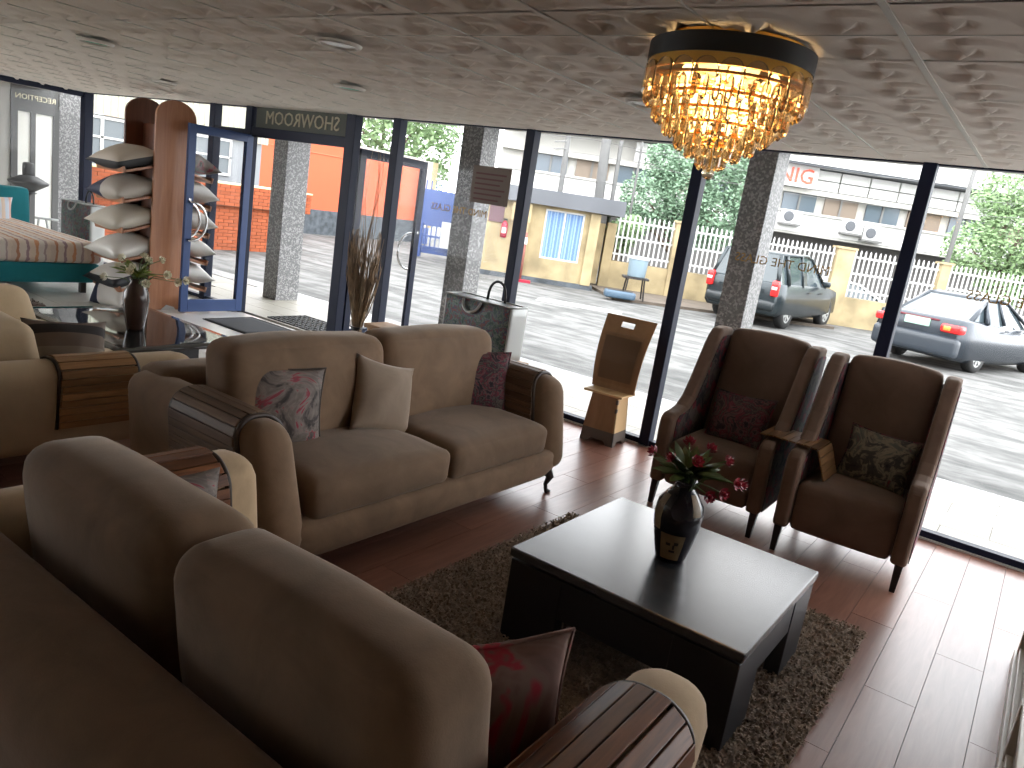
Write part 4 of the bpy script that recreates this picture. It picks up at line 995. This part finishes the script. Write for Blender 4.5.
def orange_wall():
    X = -20.0
    t = thing('orange_wall', 'orange painted boundary wall on a dark stone base', 'wall', (X, 16, GZ))
    MB().lohi((-.25, -6, .78), (0, 5.42, 2.95)).obj('painted_wall', M['orange'], t)
    MB().lohi((-.3, -6, 0), (.04, 5.42, .78)).obj('stone_base', M['stone'], t)
    MB().lohi((-.28, -6, 2.95), (.05, 5.45, 3.02)).obj('coping', M['facade'], t)
    MB().lohi((0, -6, 2.52), (.02, 5.42, 2.545)).obj('joint_line', plain('darker orange line', (.62, .16, .08), .9), t)
    MB().lohi((0, -2.35, 1.35), (.1, -2.05, 3.0)).obj('pale_post', plain('pale pink post', (.78, .58, .55), .8), t)
    t = thing('gate_pillar', 'yellow and white pillar with blue foot at end of orange wall', 'pillar', (-19.75, 21.42, GZ))
    MB().lohi((-.2, -.2, .0), (.2, .2, .6)).obj('blue_foot', M['bluegate'], t)
    MB().lohi((-.2, -.2, .6), (.2, .0, 2.95)).obj('white_half', M['white'], t); MB().lohi((-.2, .0, .6), (.2, .3, 2.95)).obj('yellow_half', M['yellow'], t)
orange_wall()

def blue_gate():
    t = thing('blue_gate', 'blue spiked metal gate left of the middle column', 'gate', F(-6.42, 2.2, GZ), FA)
    MB().lohi((0, -.02, .95), (2.0, .02, 1.95)).obj('upper_sheet', M['bluegate'], t); MB().lohi((0, -.02, .12), (2.0, .02, .30)).obj('lower_sheet', M['bluegate'], t)
    for z in (.3, .62, .95): MB().lohi((0, -.04, z-.03), (2.0, .04, z+.03)).obj('rail', M['bluegate'], t)
    for k in range(14):
        MB().lohi((.06+.145*k-.015, -.03, .3), (.06+.145*k+.015, .03, 2.2)).obj('bar', M['bluegate'], t)
    MB().lohi((-.15, -.1, 0), (.1, .15, 1.0)).obj('gate_post', M['bluegate'], t)
    o = MB().lohi((0, 0, 0), (.28, .05, .75)).obj('notice_board', M['white']); o.location = F(-5.75, 1.9, GZ+.35); o.rotation_euler.z = FA; tag(o, 'white notice board beside the blue gate', 'board')
blue_gate()

def guard_house():
    off = -.3
    t = thing('guard_house', 'stained yellow gatehouse with blue curtained window and grey parapet', 'building', F(0, off, GZ), FA)
    def b(n, x0, x1, y0, y1, z0, z1, m, p=t, **k): return MB().lohi((x0, y0, z0), (x1, y1, z1)).obj(n, m, p, **k)
    b('front_wall', -5.1, -2.84, 0, .2, .12, 1.98, M['yellow']); b('front_wall', -2.84, -1.82, 0, .2, .12, .64, M['yellow']); b('front_wall', -2.84, -1.82, 0, .2, 1.90, 1.98, M['yellow']); b('front_wall', -1.82, -1.45, 0, .2, .12, 1.98, M['yellow'])
    b('side_wall', -1.65, -1.45, .2, 3, .12, 1.98, M['yellow']); b('recessed_wall', -1.45, -1.17, 1.2, 1.4, .1, 1.75, M['yellow'])
    b('pilaster', -3.5, -3.22, -.16, 0, .12, 1.95, M['yellow']); b('pilaster', -1.68, -1.42, -.12, 0, .12, 1.95, M['yellow']); b('ledge', -3.7, -3.2, -.2, 0, 1.48, 1.95, M['yellow'])
    b('plinth', -5.15, -1.35, -.10, .2, 0, .12, M['stone'])
    b('parapet', -5.2, -.85, -.25, 3.2, 1.98, 2.36, M['band'])
    f = b('window_frame', -2.84, -1.82, .02, .08, .62, .68, M['white'])
    for x in (-2.84, -2.35, -1.865): MB().lohi((x, .02, .66), (x+.045, .08, 1.9)).obj('frame_bar', M['white'], f)
    MB().lohi((-2.84, .02, 1.86), (-1.82, .08, 1.92)).obj('frame_bar', M['white'], f)
    for x in (-2.80, -2.31): MB().lohi((x, .055, .68), (x+.45, .07, 1.86)).obj('curtained_pane', M['curtain'], f)
    e = thing('fire_extinguisher', 'red fire extinguisher hung on the yellow gatehouse wall', 'extinguisher', F(-3.84, off-.09, .93), FA)
    MB().lathe([(.05, 0), (.085, .02), (.085, .34), (.05, .40), (.02, .42), (.02, .46)], 14).obj('cylinder', M['red'], e, True)
    MB().lohi((-.05, -.02, .44), (.06, .02, .49)).obj('valve', M['black'], e); MB().lohi((-.055, -.088, .12), (.055, -.07, .26)).obj('label_band', M['white'], e)
    o = MB().lohi((0, -.04, 0), (.38, 0, .42)).obj('notice_board', plain('dark maroon board', (.10, .05, .06), .6)); o.location = F(-4.28, off-.0, 1.30); o.rotation_euler.z = FA; tag(o, 'dark maroon board on the gatehouse wall under the paper notice', 'board')
    q = thing('barrier_post', 'rusty red barrier post in front of the gatehouse', 'post', F(-3.24, off-.6, GZ), FA)
    MB().lohi((-.22, -.14, 0), (.28, .14, .06)).obj('base_plate', M['red'], q); MB().tube([(0, 0, .05), (0, 0, 1.25)], .035, 8).obj('post', plain('rust red', (.22, .08, .06), .7), q, True)
    MB().lohi((-.05, -.05, .95), (.05, .05, 1.12)).obj('white_band', M['white'], q)
guard_house()

def fence():
    off = 1.0; H = 2.02; lw = .72
    t = thing('boundary_fence', 'yellow boundary wall with pillars topped by white picket railings', 'fence', F(0, off, 0), FA)
    P = [-1.12, .73, 2.85, 5.15, 8.0, 11.2, 14.4]
    for i, s in enumerate(P):
        w = .26 if i != 3 else .48
        MB().lohi((s, -.16, GZ), (s+w, .16, (H-.03 if i else 1.72))).obj('pillar', M['yellow'], t, bevel=.01)
        if i: MB().lohi((s-.04, -.2, H-.03), (s+w+.04, .2, H+.03)).obj('pillar_cap', M['yellow'], t)
    for a, c in zip(P, P[1:]):
        a += .26 if a != 5.15 else .48
        MB().lohi((a, -.1, GZ), (c, .1, lw)).obj('low_wall', M['yellow'], t)
        for z in (.92, 1.38, 1.82): MB().lohi((a, -.03, z-.025), (c, .0, z+.025)).obj('rail', M['white'], t)
        n = int((c-a)/.125)
        for k in range(n):
            x = a+(c-a)*(k+.5)/n
            MB().prism([(x-.022, lw+.02), (x+.022, lw+.02), (x+.022, H-.05), (x, H), (x-.022, H-.05)], -.05, -.028, 'y').obj('picket', M['white'], t)
fence()

def water_drum():
    t = thing('water_drum', 'blue grey water drum with lid on a thin metal stand by the fence', 'drum', F(-.42, -1.55, GZ+.06), FA)
    MB().lathe([(.20, .55), (.22, .57), (.24, .98), (.25, 1.0), (.22, 1.02), (.03, 1.06)], 18).obj('drum', plain('blue grey plastic', (.27, .36, .42), .4), t, True)
    MB().lathe([(.25, .97), (.265, .98), (.265, 1.02), (.22, 1.04)], 18).obj('lid', plain('pale lid', (.5, .56, .6), .4), t, True)
    MB().lohi((-.32, -.25, .5), (.3, .25, .55)).obj('stand_top', M['dark_wood'], t)
    for sx in (-1, 1):
        for sy in (-1, 1): MB().tube([(sx*.2, sy*.18, .5), (sx*.24, sy*.22, 0)], .02, 6).obj('leg', M['dark_wood'], t)
    t = thing('blue_trough', 'flat blue trough lying on dirt left of the water drum', 'trough', F(-.78, -1.9, GZ+.07), FA)
    MB().rbox((0, 0, .09), (.75, .4, .18), .05, 5).obj('shell', plain('slate blue', (.055, .095, .14), .5), t, True); MB().lohi((-.3, -.13, .17), (.3, .13, .186)).obj('recess', M['black'], t)
    o = MB().lohi((-.9, -.35, 0), (.9, .35, .012)).obj('drain_cover', plain('drain cover', (.24, .24, .23), .8), bevel=.003); o.location = (-8.1, 13.9, GZ); o.rotation_euler.z = R_(25); tag(o, 'dark flat drain cover in the middle of the yard', 'cover')
water_drum()

def wheel(t, x, y, r, sg, alloy):
    b = MB(); Mx = Matrix.Translation((x, y, r)) @ Matrix.Rotation(R_(90), 4, 'X')
    b.lathe([(r*.62, -.10), (r*.93, -.10), (r, -.07), (r, .07), (r*.93, .10), (r*.62, .10)], 24, M_=Mx, cap=False); w = b.obj('wheel', M['black'], t, True)
    b = MB(); z = -sg*.085
    b.lathe([(r*.64, z-.01), (r*.64, z+.01), (r*.56, z+.01), (r*.56, z-.01), (r*.64, z-.01)], 24, M_=Mx, cap=False)
    for k in range(7):
        a = 2*pi*k/7; b.box((0, 0, 0), (r*.6, .05, .02), Mx @ Matrix.Translation((r*.3*cos(a), r*.3*sin(a), z)) @ Matrix.Rotation(a, 4, 'Z'))
    b.lathe([(.001, z-.012), (r*.13, z-.012), (r*.13, z+.012), (.001, z+.012)], 10, M_=Mx); b.obj('rim', alloy, w)
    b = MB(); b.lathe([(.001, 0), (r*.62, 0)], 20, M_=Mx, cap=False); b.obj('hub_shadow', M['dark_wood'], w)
def car(name, label, loc, heading, kind, paint, plate):
    """x forward, y left, origin under the rear axle"""
    t = thing(name, label, 'car', loc, heading)
    pm = plain(name+' paint', paint, .25, .3, spec=.6); gm = plain(name+' glass', (.045, .06, .068), .06, spec=.6)
    if kind == 'suv':
        wb, r, w = 2.62, .37, .90; ro = .85
        low = [(-ro, .42, .98, .80), (-ro+.05, .30, 1.04, .88), (-.3, .27, 1.06, .90), (1.0, .25, 1.06, .91), (2.0, .25, 1.06, .90), (2.6, .27, 1.03, .89), (3.25, .32, .96, .84), (3.42, .4, .86, .70)]
        cab = [(-ro+.06, 1.0, .80, 1.05, .78), (-ro+.28, 1.02, .83, 1.66, .66), (.9, 1.04, .86, 1.72, .68), (1.35, 1.04, .86, 1.66, .66), (2.2, 1.04, .84, 1.08, .80)]
    else:
        wb, r, w = 2.60, .32, .875; ro = 1.0
        low = [(-ro, .36, .92, .76), (-ro+.06, .24, 1.0, .84), (-.5, .19, 1.02, .87), (.3, .18, .98, .88), (1.0, .17, .95, .88), (1.8, .17, .94, .88), (2.5, .19, .91, .87), (3.3, .24, .78, .82), (3.5, .34, .66, .66)]
        cab = [(-.42, 1.0, .70, 1.02, .66), (.30, .97, .80, 1.41, .57), (.80, .95, .83, 1.46, .60), (1.25, .94, .83, 1.41, .58), (2.15, .93, .80, .96, .72)]
    b = MB()
    def sec(x, z0, z1, hw):
        zm = z0+(z1-z0)*.55
        return [(x, -hw*.9, z0), (x, -hw, z0+.1), (x, -hw*1.0, zm), (x, -hw*.96, z1-.04), (x, -hw*.86, z1), (x, hw*.86, z1), (x, hw*.96, z1-.04), (x, hw, zm), (x, hw, z0+.1), (x, hw*.9, z0)]
    vs = []; 
    for q in low: vs += sec(*q)
    N = 10; fs = [(i*N+j, i*N+(j+1) % N, (i+1)*N+(j+1) % N, (i+1)*N+j) for i in range(len(low)-1) for j in range(N)]+[tuple(range(N)), tuple((len(low)-1)*N+j for j in range(N))[::-1]]
    b.add(vs, fs); b.obj('body', pm, t, True, bevel=.0)
    vs = []
    for (x, zb, wb_, zt, wt) in cab: vs += [(x, -wb_, zb-.03), (x, -wt, zt), (x, wt, zt), (x, wb_, zb-.03)]
    n = len(cab); fs = [(i*4+j, i*4+(j+1) % 4, (i+1)*4+(j+1) % 4, (i+1)*4+j) for i in range(n-1) for j in range(4)]+[(0, 1, 2, 3), tuple((n-1)*4+j for j in (3, 2, 1, 0))]
    MB().add(vs, fs).obj('cabin_glass', gm, t)
    b = MB(); rf = cab[1:4]; vs = []
    for (x, zb, wb_, zt, wt) in rf: vs += [(x, -wt-.015, zt-.02), (x, -wt*.9, zt+.025), (x, wt*.9, zt+.025), (x, wt+.015, zt-.02)]
    b.add(vs, [(i*4+j, i*4+(j+1) % 4, (i+1)*4+(j+1) % 4, (i+1)*4+j) for i in range(2) for j in range(4)]+[(0, 1, 2, 3), (8, 11, 10, 9)]); b.obj('roof', pm, t, True)
    for sg in (-1, 1):
        def q(i, top): c = cab[i]; return (c[0], sg*((c[4] if top else c[2])+.008), c[3] if top else c[1]-.02)
        b = MB(); b.tube([q(0, 0), q(1, 1)], .05, 6); b.tube([q(1, 1), q(2, 1), q(3, 1), q(4, 0)], .035, 6)
        mx = .62 if kind == 'suv' else .78
        b.tube([(mx, sg*(cab[2][2]+.0), .98), (mx-.02, sg*(cab[2][4]+.01), cab[2][3]-.02)], .035, 6)
        if kind == 'suv': b.tube([(-.25, sg*.86, 1.0), (-.3, sg*.69, 1.66)], .05, 6)
        else: b.tube([(.05, sg*.82, .98), (.28, sg*.60, 1.38)], .05, 6)
        b.obj('pillar', pm, t, True)
        for x in (0, wb): wheel(t, x, sg*(w-.12), r, sg, M['silver'])
        m = MB().rbox((1.85, sg*(w+.08), 1.02 if kind != 'suv' else 1.12), (.12, .20, .14), .04, 5); m.obj('mirror', pm, t, True)
        if kind == 'suv':
            MB().rbox((-ro+.0, sg*.80, .92), (.14, .17, .36), .05, 5).obj('tail_light', M['tail'], t, True); MB().rbox((-ro-.045, sg*.80, .93), (.06, .13, .08), .02, 4).obj('reverse_light', M['white'], t, True)
        else:
            MB().rbox((-ro+.07, sg*.66, .82), (.24, .40, .17), .05, 5).obj('tail_light', M['tail'], t, True); MB().rbox((-ro-.04, sg*.60, .82), (.06, .14, .09), .02, 4).obj('indicator', plain('amber lens', (.75, .25, .05), .2), t, True)
            MB().rbox((-ro-.0, sg*.62, .44), (.04, .12, .05), .02, 4).obj('reflector', M['tail'], t, True)
        for x in (.95, 1.75) if kind == 'suv' else (.75, 1.6): MB().lohi((x, sg*(w+.005), .86), (x+.16, sg*(w+.02), .89)).obj('door_handle', pm, t)
    MB().rbox((-ro+.06, 0, .52 if kind == 'suv' else .46), (.26, 1.70, .24 if kind == 'suv' else .40), .09, 8).obj('rear_bumper', plain(name+' bumper', [x*.55 for x in paint] if kind == 'suv' else paint, .4), t, True)
    MB().rbox((3.42, 0, .46), (.22, 1.55, .24), .06, 6).obj('front_bumper', pm, t, True)
    z = .86 if kind != 'suv' else .55
    p = MB().lohi((-ro-.115 if kind == 'suv' else -ro-.03, -.25, z-.075), (-ro-.09 if kind == 'suv' else -ro-.008, .25, z+.075)).obj('number_plate', plate, t)
    if kind == 'suv': MB().lohi((-ro-.02, -.55, .80), (-ro+.0, .55, .86)).obj('tailgate_strip', pm, t)
    else: MB().lohi((-ro-.02, -.40, .93), (-ro+.04, .40, .955)).obj('boot_strip', plain('dark red strip', (.16, .03, .04), .3), t)
    return t
car('parked_suv', 'dark grey blue estate off-roader parked behind the left armchair', (-5.95, 18.35, GZ), R_(85), 'suv', (.022, .03, .034), plain('tan plate', (.45, .28, .14), .5))
car('parked_saloon', 'slate grey saloon car parked behind the right armchair', (-1.87, 17.8, GZ), R_(71), 'saloon', (.024, .031, .04), plain('pale green plate', (.30, .46, .37), .5))
car('passing_car', 'white car standing behind the picket railings', F(5.6, 3.6, GZ-.3), FA, 'saloon', (.75, .76, .76), M['white'])

def far_building():
    off = 12
    t = thing('office_block', 'long pale two-storey office block across the street', 'building', F(0, off, GZ), FA)
    def b(n, x0, x1, y0, y1, z0, z1, m, p=t, **k): return MB().lohi((x0, y0, z0-GZ), (x1, y1, z1-GZ)).obj(n, m, p, **k)
    b('main_wall', -5, 20, .3, 6, 0, 6.4, M['facade'])
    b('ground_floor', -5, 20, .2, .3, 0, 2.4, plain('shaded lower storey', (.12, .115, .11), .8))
    b('balcony_front', -5, 20, -1.0, -.85, 2.45, 3.22, M['facade_white']); b('balcony_slab', -5, 20, -1.0, .3, 2.4, 2.5, M['facade'])
    b('sill', -5, 20, -1.1, -.8, 3.22, 3.30, M['facade'])
    for k in range(14):
        x = -3.6+1.72*k
        m = (M['window_dark'], M['window_tan'], M['window_dark'], M['window_tan'])[k % 4]
        w = b('window', x, x+1.35, .2, .3, 3.35, 4.05, m); b('window_bar', x+.62, x+.70, .15, .2, 3.35, 4.05, M['steel'], w)
    b('lintel', -5, 20, -.1, .3, 4.05, 4.25, M['facade'])
    for k in range(16):
        for j in range(2): b('white_panel', .4+1.2*k, .4+1.2*k+1.14, -.06, .3, 4.28+.40*j, 4.28+.40*j+.36, M['facade_white'])
    b('eave', -5, 20, -.9, .3, 5.08, 5.16, M['band']); b('fascia', -5, 20, -.95, -.8, 5.16, 6.2, M['facade_white'])
    s = thing('shop_sign', 'white roof sign with large red letters on the office block', 'sign', F(6.0, off-.35, 0), FA)
    MB().lohi((-3.2, -.06, 4.25), (1.72, 0, 5.08)).obj('sign_board', M['white'], s)
    inst('lettering', text_mesh('NIG', .82, plain('orange red letters', (.80, .10, .05), .5), .02, align='RIGHT'), (1.58, -.09, 4.66), s, (R_(90), 0, 0))
    for k, (x, z) in enumerate(((6.75, 3.02), (9.2, 3.0), (10.05, 2.85))):
        a = thing('air_conditioner', 'white outdoor cooling unit on the balcony front, %s of three' % ('leftmost', 'middle', 'rightmost')[k], 'air conditioner', F(x, off-1.3, z-.25), FA, 'cooling units on the balcony')
        MB().lohi((-.38, 0, 0), (.42, .3, .52)).obj('case', M['white'], a, bevel=.02)
        MB().lathe([(.001, 0), (.19, 0), (.2, .02), (.17, .03)], 18, M_=Matrix.Translation((-.1, -.005, .27)) @ Matrix.Rotation(R_(90), 4, 'X')).obj('fan_grille', M['band'], a)
        MB().lohi((-.4, .0, -.06), (.44, .32, 0)).obj('bracket', M['steel'], a)
far_building()

def poles():
    for k, (s0, s1, off, r, zt, lb) in enumerate(((-1.5, -1.30, 2.2, .16, 9, 'thick concrete utility pole leaning behind the gatehouse'), (-1.05, -.98, 2.2, .07, 9, 'thin grey pole right beside the thick concrete one'), (-2.55, -2.5, 2.2, .085, 8, 'dark utility pole with cable brackets above the gatehouse'), (-3.65, -3.6, 2.2, .06, 6, 'thin grey pole just right of the second mullion from entrance'), (-.45, -.42, 2.2, .04, 9, 'slim pale lamp pole in front of the bushy tree'), (8.75, 8.62, 2.0, .07, 9, 'rusty thin pole behind railings right of the rightmost mullion'))):
        o = MB().tube([F(s1, off, GZ), F(s0*1.0+(s0-s1)*.8, off, zt)], [r, r*.75], 10).obj('utility_pole', M['steel'], None, True); tag(o, lb, 'pole', 'street poles')
        if k == 2:
            for z in (3.55, 3.75, 3.95): MB().tube([F(s0-.02, off-.1, z), F(s0-.35, off-.2, z-.06)], .02, 5).obj('bracket', M['steel'], o)
    for k in range(4):
        z = 3.5+.4*k; a = F(-9, 2.2, z+.5); m = F(-1.8, 2.1, z); c = F(18, 2.6, z+1.2)
        pts = [a.lerp(m, i/8)-V((0, 0, .25*sin(pi*i/8))) for i in range(8)]+[m.lerp(c, i/10)-V((0, 0, .7*sin(pi*i/10))) for i in range(11)]
        o = MB().tube(pts, .008, 4).obj('overhead_cable', M['steel'], None, True); tag(o, 'sagging grey overhead cable strung along the street poles', 'cable', 'overhead cables')
poles()

def tree(name, label, base, th, blobs, mat, n, leaf, seed):
    t = thing(name, label, 'tree', base); rnd = random.Random(seed)
    b = MB(); b.tube([(0, 0, 0), (.05, 0, th*.5), (0, .05, th)], [.16, .13, .09], 8)
    for (c, r) in blobs: b.tube([(0, 0, th*.55), ((c[0])*.5, c[1]*.5, (th*.6+c[2])*.5+.2), tuple(c)], [.08, .06, .02], 6)
    b.obj('trunk', M['bark'], t, True)
    b = MB(); tot = sum(r**2 for _, r in blobs)
    for c, r in blobs:
        for i in range(int(n*r*r/tot)):
            d = V((rnd.gauss(0, 1), rnd.gauss(0, 1), rnd.gauss(0, 1))).normalized()*r*rnd.uniform(.55, 1.08)
            p = V(c)+d; a = V((rnd.gauss(0, 1), rnd.gauss(0, 1), rnd.gauss(0, .6))).normalized(); s = a.orthogonal().normalized()
            L = leaf*rnd.uniform(.6, 1.3); k = len(b.v)
            b.v += [tuple(p-a*L), tuple(p+s*L*.45), tuple(p+a*L), tuple(p-s*L*.45)]; b.f.append((k, k+1, k+2, k+3))
    o = b.obj('foliage', mat, t, fix=False); o['kind'] = 'stuff'
tree('tree', 'bushy green tree behind the railings between lamp pole and mullion', F(1.2, 3.4, GZ), 2.0, [((-.9, -.5, 2.6), .9), ((.1, 0, 3.2), 1.0), ((.9, .6, 2.4), .9), ((-.6, 0, 3.9), .8), ((.8, .6, 4.3), .9), ((1.6, 1.0, 3.4), .8), ((-1.2, -.6, 1.9), .5), ((.2, .2, 2.0), .7)], M['leaf_dark'], 20000, .065, 1)
tree('tree', 'large pale green tree at the right edge behind the railings', F(11.2, 3.6, GZ), 2.2, [((-.9, -.5, 2.7), .8), ((.2, 0, 3.4), 1.2), ((1.2, .8, 2.5), 1.2), ((-.4, -.2, 4.4), .9), ((1.4, 1, 4.6), 1.3), ((2.6, 1.6, 3.6), 1.3), ((.2, 0, 1.8), .8), ((2.4, 1.6, 1.9), .9)], M['leaf'], 22000, .075, 2)
tree('tree', 'airy green tree rising above the orange wall', (-24.0, 23.2, GZ), 2.8, [((-.5, -3.6, 4.0), 1.3), ((0, -1.6, 4.4), 1.5), ((.2, .4, 4.0), 1.5), ((.4, 2.2, 3.7), 1.2), ((.2, -.4, 5.6), 1.5), ((.4, 1.8, 5.2), 1.2), ((.3, 3.2, 4.6), .9), ((.5, 2.6, 2.7), .7)], M['leaf'], 8000, .12, 3)
tree('tree', 'small green shrub at the left end of the picket railings', F(-.75, 1.7, GZ), 1.2, [((0, 0, 1.55), .35), ((.35, .2, 1.75), .35), ((.2, .1, 1.3), .3)], M['leaf'], 1200, .07, 4)
